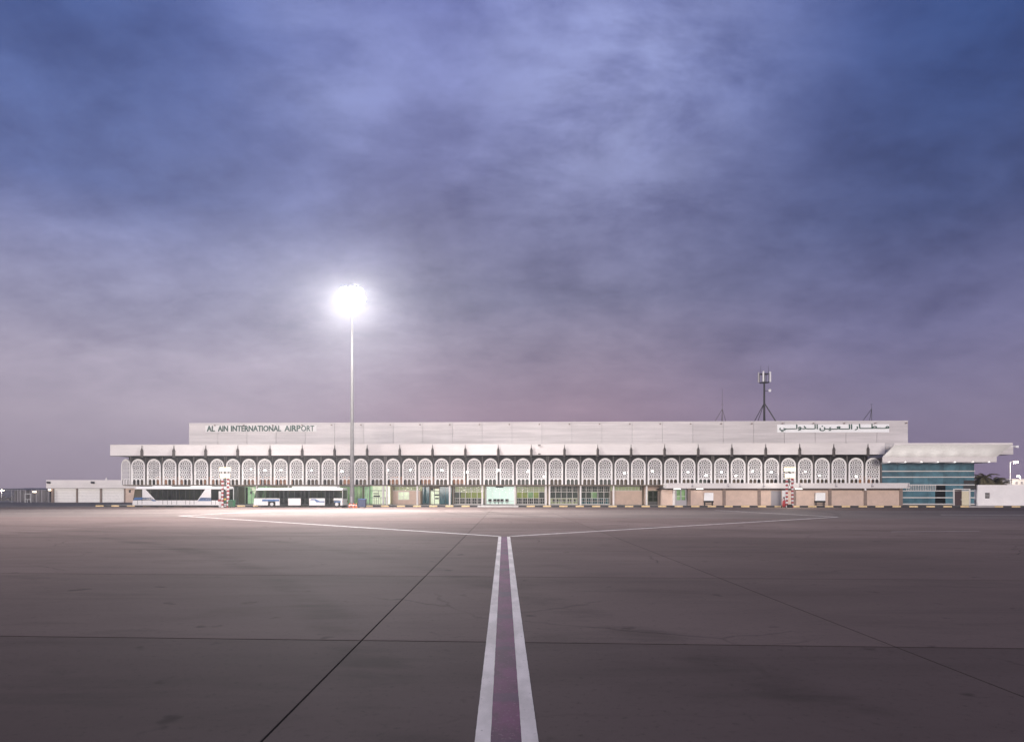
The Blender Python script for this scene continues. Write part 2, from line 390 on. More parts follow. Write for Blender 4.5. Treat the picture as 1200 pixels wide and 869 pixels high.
road.poly([(-112, 105.43+.035*112, -.003), (112, 105.43-.035*112, -.003), (112, 105.3, -.003), (112, 112, -.004), Wp(95, -4.6, -.004), Wp(-68, -4.6, -.004), Wp(-68, 38, -.004), (-330, 152, -.004), (-330, 121, -.004), (-112, 109.6, -.004)])
tag(road.build('service_road', 'asphalt'), kind='structure')
# left of the slabs the concrete goes on as one sheet
tag(MB().poly([(-330, -14, -.006), (-111.9, -14, -.006), (-111.9, 109.2, -.006), (-330, 120.9, -.006)]).build('outer_apron', 'slab'), kind='structure')
tag(MB().poly([(115.4, -14, -.006), (330, -14, -.006), (330, 104, -.006), (113.5, 104.5, -.006)]).build('outer_apron', 'slab'), kind='structure')

# painted markings
def strip(p, q, w, z, name, m, wq=None):
    p, q = Vector(p), Vector(q); d = (q-p).normalized(); n = Vector((-d.y, d.x)); wq = wq or w
    return MB().poly([(*(p-n*w/2), z), (*(q-n*wq/2), z), (*(q+n*wq/2), z), (*(p+n*w/2), z)]).build(name, m)
def cl_x(y, off): return -.056 - .0121*(y-7.06) + off
lead = empty('taxi_guide_line', (0, 0, 0), label='long purple stripe edged in white running straight towards the terminal', cat='guide line'); lead['kind'] = 'structure'; del lead['category']
YE = 38.6
for x0, x1, m, nm, z in ((-.331, -.166, 'linew', 'white_edge', .004), (-.166, .158, 'purple', 'purple_band', .004), (.158, .331, 'linew', 'white_edge', .004)):
    mb = MB(); ys = [1.5 + .12*k for k in range(110)]; ys += [ys[-1] + (YE-ys[-1])*k/40 for k in range(1, 41)]
    rnd_ = random.Random(nm + str(x0)); ja = [rnd_.uniform(-.0015, .0015) for _ in ys]; jb = [rnd_.uniform(-.0015, .0015) for _ in ys]; z += .001*(m == 'linew')
    for k in range(len(ys)-1):
        y0, y1 = ys[k], ys[k+1]
        mb.poly([(cl_x(y0, x0)+ja[k], y0, z), (cl_x(y0, x1)+jb[k], y0, z), (cl_x(y1, x1)+jb[k+1], y1, z), (cl_x(y1, x0)+ja[k+1], y1, z)])
    mb.build(nm, m, lead)
mk = []
mk.append(strip((-.72, 38.9), (-34.4, 70.5), .34, .004, 'apron_line', 'linew'))
mk.append(strip((-.06, 38.9), (32.1, 67.2), .36, .004, 'apron_line', 'linew'))
mk.append(strip((32.1, 67.35), (26.9, 90.4), .35, .004, 'apron_line', 'linew'))
mk.append(strip((-34.4, 70.7), (-29.5, 90), .30, .004, 'apron_line', 'linew'))
mk.append(strip((46, 73.3), (95, 72), .5, .004, 'apron_line', 'linew'))
mk.append(strip((24, 43.2), (30, 43.8), .12, .004, 'apron_line', 'linew'))
for o in mk: tag(o, kind='structure')

# ------------------------------------------------------------------ pavement and kerb
pav = MB()
RAMP0, RAMP1 = S(560, -5), S(608, -5)
pav.box(-67, 99, -5.0, 44, -.05, .2)
o = pav.build('pavement', 'pave'); o.location = (0, OY, 0); o.rotation_euler = (0, 0, -TH); tag(o, kind='structure')
kerb = frame_empty('kerb', 0, 0); kerb['kind'] = 'structure'
ks = {c: MB().prism_yz([(-5.17, -.03), (-5.003, -.03), (-5.003, .212), (-5.14, .212), (-5.17, .185)], .01, 1.29).mesh('kerb_stone', 'kerb_'+c) for c in 'ybg'}
k0 = S(560, -5) - 1.3*48
for k in range(0, 125):
    s = k0 + 1.3*k
    if s > 97.5: break
    if RAMP0 - .1 < s < RAMP1 - .2: continue
    plain = S(1127, -5) < s < S(1162, -5)
    part('kerb_stone', ks['g' if plain else ('b' if k % 2 else 'y')], kerb, (s, 0, 0))
rp = MB().prism_yz([(-6.3, 0), (-4.995, .0), (-4.995, .204), (-5.1, .204)], RAMP0, RAMP1-.05).build('kerb_ramp', 'kerb_g', kerb)

# ------------------------------------------------------------------ TERMINAL
term = frame_empty('terminal_building', 0, 0, label='long white airport terminal with arched lattice screens and signs on its parapet', cat='terminal building')
BAY = 5.46; S0 = -62.3; NP = 23
sn = [S0 + BAY*n for n in range(NP)]
L0, L1 = S(129, -1.1), S(1037, -1.1)
FZ0, FZ1 = 8.46, 10.28
# core and roof
MB().box(-66.9, L1-1.0, 2.6, 40, 3.62, 10.0).build('upper_wall', 'brown', term)
MB().box(-64.6, 61.2, 9.0, 40, .2, 3.4).build('core_wall', 'beige', term)
MB().prism_xz([(-66.9,3.40),(61.6,3.40),(61.6,3.58),(-66.9,3.58)], .9, 40).box(-65.0, 61.6, -.3, .899, 3.4, 3.58).build('floor_slab', 'slabedge', term)
MB().box(-65.0, 61.4, -.33, -.303, 3.43, 3.56).build('slab_edge_trim', 'slabedge', term)
MB().box(L0+.32, L1-.32, -.78, 40, 8.47, 8.62).build('soffit', 'brown', term)
MB().box(L0+.3, L1-.3, -.76, 41, 8.66, 9.9).build('roof', 'render', term)
# sloping dark soffit at the left overhang
# fascia panels
edges = [L0] + sn + [L1]
for k in range(len(edges)-1):
    a, b = edges[k], edges[k+1]
    MB().box(a+.012, b-.012, -1.1, -.8, FZ0, FZ1).build('fascia_panel', 'fascia', term, bevel=.015)
MB().box(L0, L1, -1.13, -.78, FZ1+.002, FZ1+.07).build('fascia_coping', 'fascia', term)
MB().box(L0+.02, L0+.30, -.795, 41, FZ0, FZ1).build('end_fascia', 'fascia', term)
MB().box(L1-.30, L1-.02, -.795, 41, FZ0, FZ1).build('end_fascia', 'fascia', term)
MB().box(L0+.05, L1-.05, -1.105, -.76, FZ0-.07, FZ0-.003).build('fascia_drip', 'brown', term)
# small boxes on the fascia
MB().box(S(630.5, -1.2), S(633.5, -1.2), -1.3, -1.11, 10.0, 10.14).build('fascia_lamp', 'pipe', term)
MB().box(S(630.5, -1.2), S(633.5, -1.2), -1.3, -1.11, 8.55, 8.72).build('fascia_lamp', 'pipe', term)
# upper parapet in panels
P0, P1 = S(221.5, 5), S(1064, 5); PZ0, PZ1 = 9.92, 14.45
MB().box(P0+.05, P1-.05, 5.14, 39, 9.92, PZ1-.08).build('parapet_core', 'grey', term)
MB().box(P1-.045, P1+.0, 5.0, 39, 3.6, PZ1-.02).build('parapet_end', 'parapet', term)
npan = 24; pw = (P1-P0)/npan
for k in range(npan):
    MB().box(P0+k*pw+.025, P0+(k+1)*pw-.025, 5.0, 5.12, PZ0, PZ1-.004).build('parapet_panel', 'parapet', term)
MB().box(P0-.05, P1+.05, 4.96, 5.3, PZ1, PZ1+.09).build('parapet_coping', 'fascia', term)
MB().box(L1-.3, P1-.05, 5.2, 39, 3.6, 10).build('rear_wall', 'parapet', term)
lm = MB().box(-.03, .03, -.40, 0, -.03, .02).box(-.12, .12, -.52, -.32, -.08, .08).mesh('parapet_spotlight', 'pier')
for k in range(24): part('parapet_spotlight', lm, term, (S(252.7, 5)+k*5.205, 4.99, ZH(497.3, 0, 5)))
for p, h in ((497.7, .9), (673.7, .55)):
    MB().tube((S(p, 5.2), 5.2, PZ1), (S(p, 5.2), 5.2, PZ1+h), .05, .03).build('roof_rod', 'steel', term)
# pilasters with spikes
pm = MB().lathe([(.25, 0), (.25, .30), (.21, .33), (.21, .95), (.235, .98), (.235, 1.08), (.17, 1.2), (.17, 1.32), (.10, 1.42), (.055, 1.55), (.05, 1.75), (.012, 2.05)], n=8, z0=FZ0-.28).mesh('pilaster', 'pilaster')
dm = MB().tube((0, 0, 3.58), (0, 0, 8.47), .05).tube((0, 0, 7.2), (0, .9, 8.1), .03).mesh('downpipe', 'pipe')
for s in sn:
    part('pilaster', pm, term, (s, -1.30, 0))
    part('downpipe', dm, term, (s, -.10, 0))

# ---- arch screens by marching squares on a pattern function
def arch_d(x, z, w, zs, R_):     # >0 inside a pointed arch of half width w springing at zs
    if z < zs: return w - abs(x)
    c = w - R_
    return R_ - math.hypot(abs(x) - c, z - zs)
def outer(x, z): return min(arch_d(x, z, 1.19, 3.20, 1.245), z)
def inner(x, z): return arch_d(x, z, .985, 3.20, 1.02)
def legs(x, z):                  # >0 in the three low openings
    d = -9
    for cx in (-.66, 0, .66):
        d = max(d, min(arch_d(x-cx, z, .275, .66, .28), z+.05))
    return d
def lattice(x, z):
    f = min(inner(x, z) + .02, z - .98)
    cz = (z - 1.36)/.745; cx = x/.72
    i, j = round(cx), round(cz)
    lx, lz = (cx-i)*.72, (cz-j)*.745
    r = math.hypot(lx, lz); a = math.atan2(lz, lx)
    hole = .148 + .018*math.cos(8*a) - r
    for k in range(8):
        t = R(22.5 + 45*k)
        hole = max(hole, .090 - math.hypot(lx - .335*math.cos(t), lz - .345*math.sin(t)))
    for sx in (-.36, .36):
        for sz in (-.3725, .3725):
            hole = max(hole, .085 - (abs(lx-sx)+abs(lz-sz)))
    return min(f, -hole)
def frame_f(x, z):
    return min(outer(x, z), max(-inner(x, z), min(1.02 - z, -legs(x, z))))
def march(fn, x0, x1, z0, z1, st, y0, y1):
    nx = round((x1-x0)/st); nz = round((z1-z0)/st)
    V = [[fn(x0+i*st, z0+j*st) for i in range(nx+1)] for j in range(nz+1)]
    mb = MB(); cache = {}
    def vid(x, z, y):
        k = (round(x, 4), round(z, 4), y)
        if k not in cache: cache[k] = len(mb.v); mb.v.append((x, y, z))
        return cache[k]
    for j in range(nz):
        run = None
        for i in range(nx+1):
            full = i < nx and min(V[j][i], V[j][i+1], V[j+1][i], V[j+1][i+1]) > 0
            if full and run is None: run = i
            if not full and run is not None:
                a, b = x0+run*st, x0+i*st; zb, zt = z0+j*st, z0+(j+1)*st
                mb.f.append([vid(a, zb, y0), vid(b, zb, y0), vid(b, zt, y0), vid(a, zt, y0)])
                mb.f.append([vid(a, zt, y1), vid(b, zt, y1), vid(b, zb, y1), vid(a, zb, y1)]); run = None
            if i == nx or full: continue
            cs = [(i, j), (i+1, j), (i+1, j+1), (i, j+1)]; vs = [V[q][p] for p, q in cs]
            if max(vs) <= 0: continue
            poly = []; cross = []
            for k in range(4):
                p, q = cs[k]; p2, q2 = cs[(k+1) % 4]; va, vb = vs[k], vs[(k+1) % 4]
                if va > 0: poly.append((x0+p*st, z0+q*st, 0))
                if (va > 0) != (vb > 0):
                    t = va/(va-vb); poly.append((x0+(p+(p2-p)*t)*st, z0+(q+(q2-q)*t)*st, 1))
            if len(poly) < 3: continue
            mb.f.append([vid(x, z, y0) for x, z, _ in poly])
            mb.f.append([vid(x, z, y1) for x, z, _ in poly][::-1])
            n = len(poly)
            for k in range(n):
                a, b = poly[k], poly[(k+1) % n]
                if a[2] and b[2]: mb.f.append([vid(a[0], a[1], y0), vid(a[0], a[1], y1), vid(b[0], b[1], y1), vid(b[0], b[1], y0)])
    mb.f = [f for f in mb.f if len(set(f)) == len(f)]
    return mb
fm = march(frame_f, -1.24, 1.24, -.04, 4.6, .04, -.09, .09).mesh('arch_screen', 'screen')
lt = march(lattice, -1.06, 1.06, .94, 4.34, .034, -.04, .04).mesh('lattice', 'lattice')
AZ = 3.55
centres = [s + d for s in sn for d in (-1.365, 1.365)]
for s in centres:
    a = part('arch_screen', fm, term, (s, 0, AZ)); part('lattice', lt, a)
a = part('arch_screen', fm, term, (-65.0-1.10, .52, AZ), -R(23)); part('lattice', lt, a)
# upper storey glazing behind the screens
random.seed(11)
for n, s in enumerate(centres):
    c = random.choice(['i_orange', 'i_brown', 'i_brown', 'i_orange', 'i_brown'] if s < -8 or s > 48 else ['i_brown', 'i_brown', 'i_dark'])
    if n < 9 or 11 < n < 14: c = 'i_orange' if n % 3 else 'i_brown'
    f = MB(); w2 = 1.2
    f.box(s-w2, s+w2, 2.40, 2.596, 3.62, 3.72).box(s-w2, s+w2, 2.40, 2.596, 5.0, 5.1)
    for t in (-1.2, -.40, .36, 1.12): f.box(s+t, s+t+.08, 2.40, 2.596, 3.72, 5.0)
    wf = f.build('upper_window', 'dframe', term)
    MB().box(s-1.11, s+1.11, 2.50, 2.58, 3.73, 4.99).build('pane', c, wf)
# added glow boxes in place of floodlight glare reflected behind the screens
spots = [(295, 549), (311, 551), (330, 550), (365, 551), (401, 552), (455, 551), (481, 550), (518, 551), (548, 553), (584, 551), (619, 552), (638, 558), (731.6, 554), (764, 552), (806, 553), (827, 557), (845, 553), (862, 557), (881, 552), (903, 553), (943, 552), (960, 557), (1003, 558)]
wl = MB().box(-.20, .20, -.10, .0, -.16, .16).mesh('glare_box', 'dark')
wf_ = MB().box(-.18, .18, -.125, -.105, -.14, .14).mesh('lamp_or_glare_face', 'e_small')  # glowing front of the added glare box
for k, (p, q) in enumerate(spots):
    s = S(p, 1.2); z = ZH(q, s, 1.2)
    o = part('glare_box', MB().box(-.20, .20, -.10, .0, -.16, .16).box(-.03, .03, 0, 1.45, -.03, .03).mesh('glare_box', 'dark') if k == 0 else bpy.data.objects['glare_box'].data, term, (s, 1.1, z))
    part('lamp_or_glare_face', wf_, o)
    L = bpy.data.lights.new('glare_light', 'POINT'); L.energy = 40; L.color = (1, .97, .92); L.shadow_soft_size = .15  # light added to the glare box
    lo = bpy.data.objects.new('glare_light', L); C.objects.link(lo); lo.parent = o; lo.location = (0, -.35, 0)

# ---- columns
cw = MB().box(-.135, .135, -.15, .15, .2, 3.39).mesh('column', 'colw')
cu = MB().box(-.09, .09, .10, .28, 3.59, 8.46).mesh('upper_post', 'pipe')
CN = [s + 2.73 for s in sn[:-1]]
for n, s in enumerate([sn[0]-2.73] + CN):
    if 0 < n < 17:
        for d in ((-.30, .30) if n in (3, 8, 13, 18) else (0,)):
            part('column', cw, term, (s+d, .0, 0))
    for d in ((-.14, .14) if n in (3, 8, 13, 18) else (0,)): part('upper_post', cu, term, (s+d, 0, 0))

# ---- ground floor bays
FY = 4.0
def lit(x0, x1, z0, z1, m, y=6.2, name='room_wall'):
    return MB().box(x0, x1, y, y+.05, z0, z1).build(name, m, term)
def curtain(a, b, cols, base='i_dark', top='i_olivep', low='i_dark', low_items=None):
    zt, zm, zl = 3.36, 2.32, 1.25
    f = MB()
    f.box(a, b, FY-.06, FY+.06, zt-.10, zt).box(a, b, FY-.05, FY+.05, zm, zm+.07).box(a, b, FY-.05, FY+.05, zl, zl+.06).box(a, b, FY-.06, FY+.06, .2, .32)
    n = 5; st = (b-a)/n
    for k in range(n+1): f.box(a+k*st-.04, a+k*st+.04, FY-.065, FY+.055, .2, zt)
    m = int(round((b-a)/.36)); s2 = (b-a)/m
    for k in range(1, m): f.box(a+k*s2-.018, a+k*s2+.018, FY-.04, FY+.0, zm+.07, zt-.1)
    for k in range(1, m): f.box(a+k*s2-.022, a+k*s2+.022, FY-.045, FY-.01, .32, zl)
    f.box(a, b, FY-.047, FY-.012, .78, .82).box(a, b, FY-.043, FY-.002, zm+.48, zm+.51)
    wn = f.build('window', 'frame', term)
    for k in range(n):
        MB().box(a+k*st+.05, a+(k+1)*st-.05, FY-.012, FY+.012, zl+.07, zm-.01).build('pane', 'glass', wn)
        lit(a+k*st, a+(k+1)*st, zl, zm+.02, cols[k])
    MB().box(a+.05, b-.05, FY+.012, FY+.03, zm+.08, zt-.11).build('pane', 'glass', wn)
    MB().box(a+.05, b-.05, FY+.012, FY+.03, .33, zl-.01).build('pane', 'glass', wn)
    lit(a, b, zm+.02, 3.38, top); lit(a, b, .2, zl, low)
    # seats inside
    sm = MB()
    k = a+.5
    while k < b-.6:
        sm.box(k, k+.48, 5.2, 5.6, .62, .68).box(k, k+.48, 5.12, 5.2, .66, 1.12).tube((k+.24, 5.4, .2), (k+.24, 5.4, .62), .03); k += .6
    sm.build('seat_row', 'black', term)
    return wn
def bx_(n): return ((sn[n-1]+2.73 if n > 0 else sn[0]-2.73) + .17 + (.3 if n in (3, 8, 13) else 0) , sn[n]+2.73 - .17 - (.3 if n+1 in (3, 8, 13) else 0))
def walls(a, b, win=None, top='i_olivep', wide=None, y=FY):
    # beige wall below a glazed strip, window cut as px pair
    zt = 2.55
    if win:
        x0, x1 = win
        MB().box(a, x0, y, y+.2, .2, zt).box(x1, b, y, y+.2, .2, zt).box(x0, x1, y, y+.2, .2, 1.0).box(x0, x1, y, y+.2, 2.42, zt).build('infill_wall', 'beige', term)
        f = MB().box(x0, x1, y-.03, y+.03, 1.0, 1.06).box(x0, x1, y-.03, y+.03, 2.36, 2.42).box(x0, x0+.06, y-.03, y+.03, 1.06, 2.36).box(x1-.06, x1, y-.03, y+.03, 1.06, 2.36)
        xm = (x0+x1)/2; f.box(xm-.04, xm+.04, y-.032, y+.028, 1.06, 2.36).box(x0+.06, x1-.06, y-.028, y+.024, 1.55, 1.60)
        wn = f.build('window', 'frame', term)
        for q0, q1 in ((x0+.06, xm-.04), (xm+.04, x1-.06)): MB().box(q0, q1, y, y+.012, 1.06, 2.36).build('pane', 'glass', wn)
        lit(x0-.3, x1+.3, .9, 2.5, 'i_cream', y+1.2)
    else: MB().box(a, b, y, y+.2, .2, zt).build('infill_wall', 'beige', term)
    f = MB().box(a, b, y-.05, y+.05, zt, zt+.08).box(a, b, y-.05, y+.05, 3.28, 3.37)
    m = int(round((b-a)/.6))
    for k in range(m+1): f.box(a+(b-a)*k/m-.025, a+(b-a)*k/m+.025, y-.055, y+.045, zt+.08, 3.28)
    wn = f.build('window', 'frame', term)
    MB().box(a+.03, b-.03, y, y+.012, zt+.08, 3.28).build('pane', 'glass', wn)
    lit(a, b, zt, 3.38, top, 6.0)
def room(a, b, m, door=None, dm='dframe'):
    f = MB().box(a, b, FY-.05, FY+.05, 3.26, 3.37).box(a, b, FY-.05, FY+.05, .2, .28)
    n = 4
    for k in range(n+1): f.box(a+(b-a)*k/n-.03, a+(b-a)*k/n+.03, FY-.04, FY+.04, .28, 3.26)
    wn = f.build('window', 'frame', term)
    for k in range(n): MB().box(a+(b-a)*k/n+.04, a+(b-a)*(k+1)/n-.04, FY-.01, FY+.01, .29, 3.25).build('pane', 'glass', wn)
    lit(a, b, .2, 3.38, m, 7.0)
    MB().box(a, b, FY+.1, 7.0, .2, .22).build('room_floor', 'pave', term)
g5 = ['i_olive']*5
for n in (0, 1, 2, 4, 5): a, b = bx_(n); curtain(a, b, ['i_olive', 'i_olive', 'i_cream' if n == 4 else 'i_olive', 'i_green', 'i_dark'] if n != 0 else ['i_dark']*5, top='i_dark' if n < 3 else 'i_olivep')
a, b = bx_(3); room(a, b, 'i_green2')
MB().prism_xz([(a+3.6, .22), (a+4.4, .22), (a+2.0, 3.2), (a+1.6, 3.2)], 5.2, 5.8).build('stair_flight', 'i_cream', term)
MB().box(a+.9, a+1.2, 5.0, 5.2, .22, 3.2).box(a+2.6, b-.2, 4.6, 4.9, .9, 1.0).box(a+2.6, a+2.7, 4.6, 4.9, .22, .9).build('railing', 'black', term)
a, b = bx_(6); room(a, b, 'i_green')
a, b = bx_(7); room(a, S(433, FY), 'i_green2'); 
f = MB(); x0, x1 = S(433, FY), b
f.box(x0, x0+.14, FY-.07, FY+.07, .2, 3.3).box(x0, x1, FY-.065, FY+.065, 2.55, 2.65).box(x0+.14, x1, FY-.05, FY+.05, 1.35, 1.42)
for k in range(1, 8): f.box(x0+(x1-x0)*k/8, x0+(x1-x0)*k/8+.05, FY-.04, FY+.04, .2, 1.35 if k % 4 else 2.6)
wn = f.build('window', 'dframe', term); MB().box(x0+.1, x1, FY+.0, FY+.015, .2, 3.3).build('pane', 'glass', wn)
lit(x0, x1, .2, 3.38, 'i_cream', 6.2)
MB().box(x0+.5, x0+1.6, 4.8, 5.1, 1.5, 1.75).box(x0+.5, x0+1.3, 4.8, 5.1, 2.0, 2.15).build('interior_sign', 'black', term)
a, b = bx_(8); walls(a, b, (S(466.6, FY), S(479.8, FY)))
# teal glazed entrance
a, b = bx_(9); d0, d1 = S(503.3, FY), S(515, FY)
f = MB().box(a, b, FY-.05, FY+.05, 3.24, 3.37).box(a, b, FY-.05, FY+.05, .2, .27)
for q in (a, d0, (d0+d1)/2, d1, b): f.box(q-.05, q+.05, FY-.055, FY+.045, .27, 3.24)
f.box(d0, d1, FY-.06, FY+.03, 2.5, 2.6)
wn = f.build('window', 'dframe', term)
for q0, q1 in ((a+.05, (a+d0)/2-.02), ((a+d0)/2+.02, d0-.05), (d1+.05, (d1+b)/2-.02), ((d1+b)/2+.02, b-.05)): MB().box(q0, q1, FY-.01, FY+.015, .28, 3.23).build('pane', 'tealpane', wn)
dr = MB().box(d0+.06, (d0+d1)/2-.07, FY-.03, FY-.01, .28, 2.48).build('door', 'glass', term)
MB().box((d0+d1)/2-.16, (d0+d1)/2-.1, FY-.06, FY-.032, .9, 1.6).build('handle', 'steel', dr)
MB().box((d0+d1)/2+.07, d1-.06, FY-.03, FY-.01, .28, 2.48).build('door', 'glass', term)
lit(d0, d1, .2, 2.9, 'i_cream', 5.4)
MB().box(S(509.5, 5), S(514.5, 5), 4.9, 5.2, 1.7, 1.95).box(S(510, 5), S(514, 5), 4.9, 5.2, 1.1, 1.35).build('interior_shelf', 'black', term)
MB().prism_xz([(S(507.5,5)-.3, 2.62), (S(507.5,5)+.3, 2.62), (S(507.5,5)+.2, 3.0), (S(507.5,5)-.2, 3.0)], FY-.2, FY-.07).build('entrance_sign', 'black', term)
a, b = bx_(10); curtain(a, b, ['i_dark', 'i_olive', 'i_olive', 'i_olive', 'i_olive'])
# bright waiting room
a, b = bx_(11); 
f = MB().box(a, b, FY-.05, FY+.05, 3.26, 3.37).box(a, b, FY-.05, FY+.05, .2, .28).box(a, a+.25, FY-.05, FY+.05, .28, 3.26)
for k in range(1, 5): f.box(a+(b-a)*k/4-.02, a+(b-a)*k/4+.02, FY-.04, FY+.04, .28, 3.26)
f.box(a, b, FY-.03, FY+.03, .74, .80)
wn = f.build('window', 'frame', term)
for k in range(4): MB().box(a+(b-a)*k/4+.03, a+(b-a)*(k+1)/4-.03, FY-.01, FY+.01, .29, 3.25).build('pane', 'glass', wn)
lit(a, b, .2, 3.38, 'i_white', 7.5)
MB().box(S(581, FY), S(590, FY), FY-.2, FY-.06, 3.12, 3.34).build('hanging_sign', 'black', term)
for r in range(2):
    sm = MB(); k = a+.5
    while k < b-.8: sm.box(k, k+.5, 5.0+r*.9, 5.45+r*.9, .60, .66).box(k, k+.5, 4.94+r*.9, 5.0+r*.9, .62, 1.12).tube((k+.25, 5.2+r*.9, .2), (k+.25, 5.2+r*.9, .6), .03); k += .62 + .25*(int(k*3) % 3 == 0)
    sm.build('seat_row', 'black', term)
a, b = bx_(12); curtain(a, b, ['i_olive', 'i_olive', 'i_green', 'i_olive', 'i_dark'])
a, b = bx_(13); curtain(a, b, ['i_dark', 'i_dark', 'i_dark', 'i_dark', 'i_dark'], top='i_dark', low='i_olivep')
a, b = bx_(14); curtain(a, b, ['i_dark', 'i_dark', 'i_green', 'i_dark', 'i_dark'], top='i_dark', low='i_teal')
a, b = bx_(15); walls(a, b, None, 'i_olivep')
a, b = bx_(16); 
MB().box(a, S(759, FY), FY, FY+.2, .2, 3.39).box(S(771, FY), S(801, FY), FY, FY+.2, .2, 3.39).box(S(759, FY), S(771, FY), FY, FY+.2, 2.6, 3.39).build('infill_wall', 'beige', term)
x0, x1 = S(759.3, FY), S(770.7, FY); f = MB()
for q in (x0, (x0+x1)/2, x1-.08): f.box(q, q+.08, FY-.05, FY+.05, .2, 2.6)
f.box(x0, x1, FY-.045, FY+.045, 2.5, 2.58).box(x0, x1, FY-.045, FY+.045, .2, .75).box(x0, x1, FY-.045, FY+.045, 1.5, 1.56)
dr = f.build('door', 'dframe', term)
for q0, q1 in ((x0+.09, (x0+x1)/2-.01), ((x0+x1)/2+.09, x1-.09)): MB().box(q0, q1, FY-.01, FY+.01, .76, 2.49).build('pane', 'dglass', dr)
lit(x0, x1, .2, 2.6, 'i_olive', 5.0)

# ---- low canopy and block at the right
CY = -3.6; Q0, Q1 = S(782, CY), S(1066, CY); QZ0, QZ1 = 2.95, 3.80; PB = 5.66
js = [S(811, CY)+k*PB for k in range(7)]
MB().box(Q0+.2, Q1-.2, CY+.16, FY-.2, 3.0, 3.38).build('canopy_slab', 'render', term)
ed = [Q0] + js + [Q1]
for k in range(len(ed)-1): MB().box(ed[k]+.012, ed[k+1]-.012, CY, CY+.15, QZ0, QZ1).build('canopy_fascia', 'fascia', term, bevel=.01)
MB().box(Q0, Q0+.14, CY+.155, FY-.35, QZ0, QZ1).build('canopy_end', 'fascia', term)
MB().box(Q1-.14, Q1, CY+.155, 3, QZ0, QZ1).build('canopy_end', 'fascia', term)
cl_ = MB().box(-.13, .13, -.34, -.06, -.20, .02).tube((0, -.06, .05), (0, -.2, .38), .035).box(-.05, .05, -.06, 0, -.12, .12).mesh('canopy_lamp', 'grey')
for s in js: part('canopy_lamp', cl_, term, (s, CY-.002, 3.38))
WY = -2.6
piers = [S(807.5, WY) + k*5.60 for k in range(7)]
for s in piers: MB().box(s-.24, s+.24, WY-.12, WY+.3, .2, 2.99).build('pier', 'pier', term)
gr = MB()
for k in range(len(piers)-1):
    a, b = piers[k]+.25, piers[k+1]-.25
    MB().box(a, b, WY, WY+.2, .2, 2.62).build('infill_wall', 'beige', term)
    f = MB().box(a, b, WY+.0, WY+.16, 2.63, 2.68).box(a, b, WY, WY+.16, 2.93, 2.985)
    m = 14
    for q in range(m+1): f.box(a+(b-a)*q/m-.04, a+(b-a)*q/m+.04, WY+.01, WY+.15, 2.68, 2.93)
    f.build('vent_strip', 'pier', term)
MB().box(piers[0]-.2, piers[-1]+.2, WY+.25, FY-.25, .2, 2.98).build('rear_wall', 'gap', term)
# left wing wall and door next to it
MB().box(S(776, -1), S(788, -1), -1.0, 1.4, .2, 2.75).build('infill_wall', 'beige', term)
MB().box(S(775, -1), S(792, -1), -1.3, 3.5, 2.76, 2.99).build('shade_strip', 'brown', term)  # dark strip painting in the shade under the canopy
MB().box(S(788, -1)+.02, S(791, -1), -1.6, -.8, .2, 2.75).build('infill_wall', 'render', term)
x0, x1 = S(791.5, -2), S(804.5, -2); f = MB()
f.box(x0, x1, -2.0, -1.9, .2, 1.05).box(x0, x1, -2.0, -1.9, 2.72, 2.98)
for q in (x0, (x0+x1)/2-.1, x1-.2): f.box(q, q+.2, -2.0, -1.9, 1.05, 2.72)
dr = f.build('door', 'grey', term, label='grey glazed double door')
for q0, q1 in ((x0+.2, (x0+x1)/2-.1), ((x0+x1)/2+.1, x1-.2)):
    MB().box(q0, q1, -1.96, -1.94, 1.05, 2.72).build('pane', 'glass', dr); 
    MB().box(q0, q1, -1.98, -1.92, 1.62, 1.68).build('mullion', 'frame', dr)
lit(x0, x1, .9, 2.8, 'i_green', -.9)
# grey shutter, tubes
x0, x1 = S(903.5, WY), S(915.5, WY); sh = MB()
for k in range(16): sh.box(x0, x1, WY-.05-.012*(k % 2), WY-.002, .2+k*.148, .2+k*.148+.14)
sh.build('roller_shutter', 'grey', term)
tb = MB().box(-.55, .55, -.06, .06, -.05, .04).mesh('tube_light', 'e_tube')
for p, q, yy in ((793.5, 573.2, -3.0), (820, 573.2, -3.0), (936, 573.4, -3.0)):
    s = S(p, yy); part('tube_light', tb, term, (s, yy, 2.87))
MB().lathe([(.02, 0), (.14, .04), (.16, .15), (.1, .26), (.02, .3)], (S(1013.5, CY), CY-.2), 10, z0=2.62).build('globe_lamp', 'signplate', term)

# signs
def text_mesh(s, size):
    c = bpy.data.curves.new('t', 'FONT'); c.body = s; c.size = size; c.extrude = .04; c.resolution_u = 3
    o = bpy.data.objects.new('t', c); C.objects.link(o); bpy.context.view_layer.update()
    dg = bpy.context.evaluated_depsgraph_get(); me = bpy.data.meshes.new_from_object(o.evaluated_get(dg))
    bpy.data.objects.remove(o); return me
def put_text(name, s, x0, x1, zb, h, y, mt, parent, bold=0, desc=0.0):
    me = text_mesh(s, 1.0)
    xs = [v.co.x for v in me.vertices]; ys = [v.co.y for v in me.vertices]
    mnx, mxx, mny, mxy = min(xs), max(xs), min(ys), max(ys)
    sx = (x1-x0)/(mxx-mnx); sz = h/(mxy-mny)
    for v in me.vertices:
        X_, Y_, Z_ = v.co; v.co = (x0+(X_-mnx)*sx, y-.05-Z_, zb+(Y_-mny)*sz)
    me.materials.clear(); me.materials.append(M[mt])
    if bold:
        me2 = me.copy(); import bmesh
        bm = bmesh.new(); bm.from_mesh(me)
        for dx, dz, dy in ((bold, 0, .003), (0, bold, .006), (bold, bold, .009)):
            m3 = me2.copy()
            for v in m3.vertices: v.co.x += dx; v.co.z += dz; v.co.y -= dy
            bm.from_mesh(m3)
        bm.to_mesh(me); bm.free()
    me.name = name
    return part(name, me, parent)
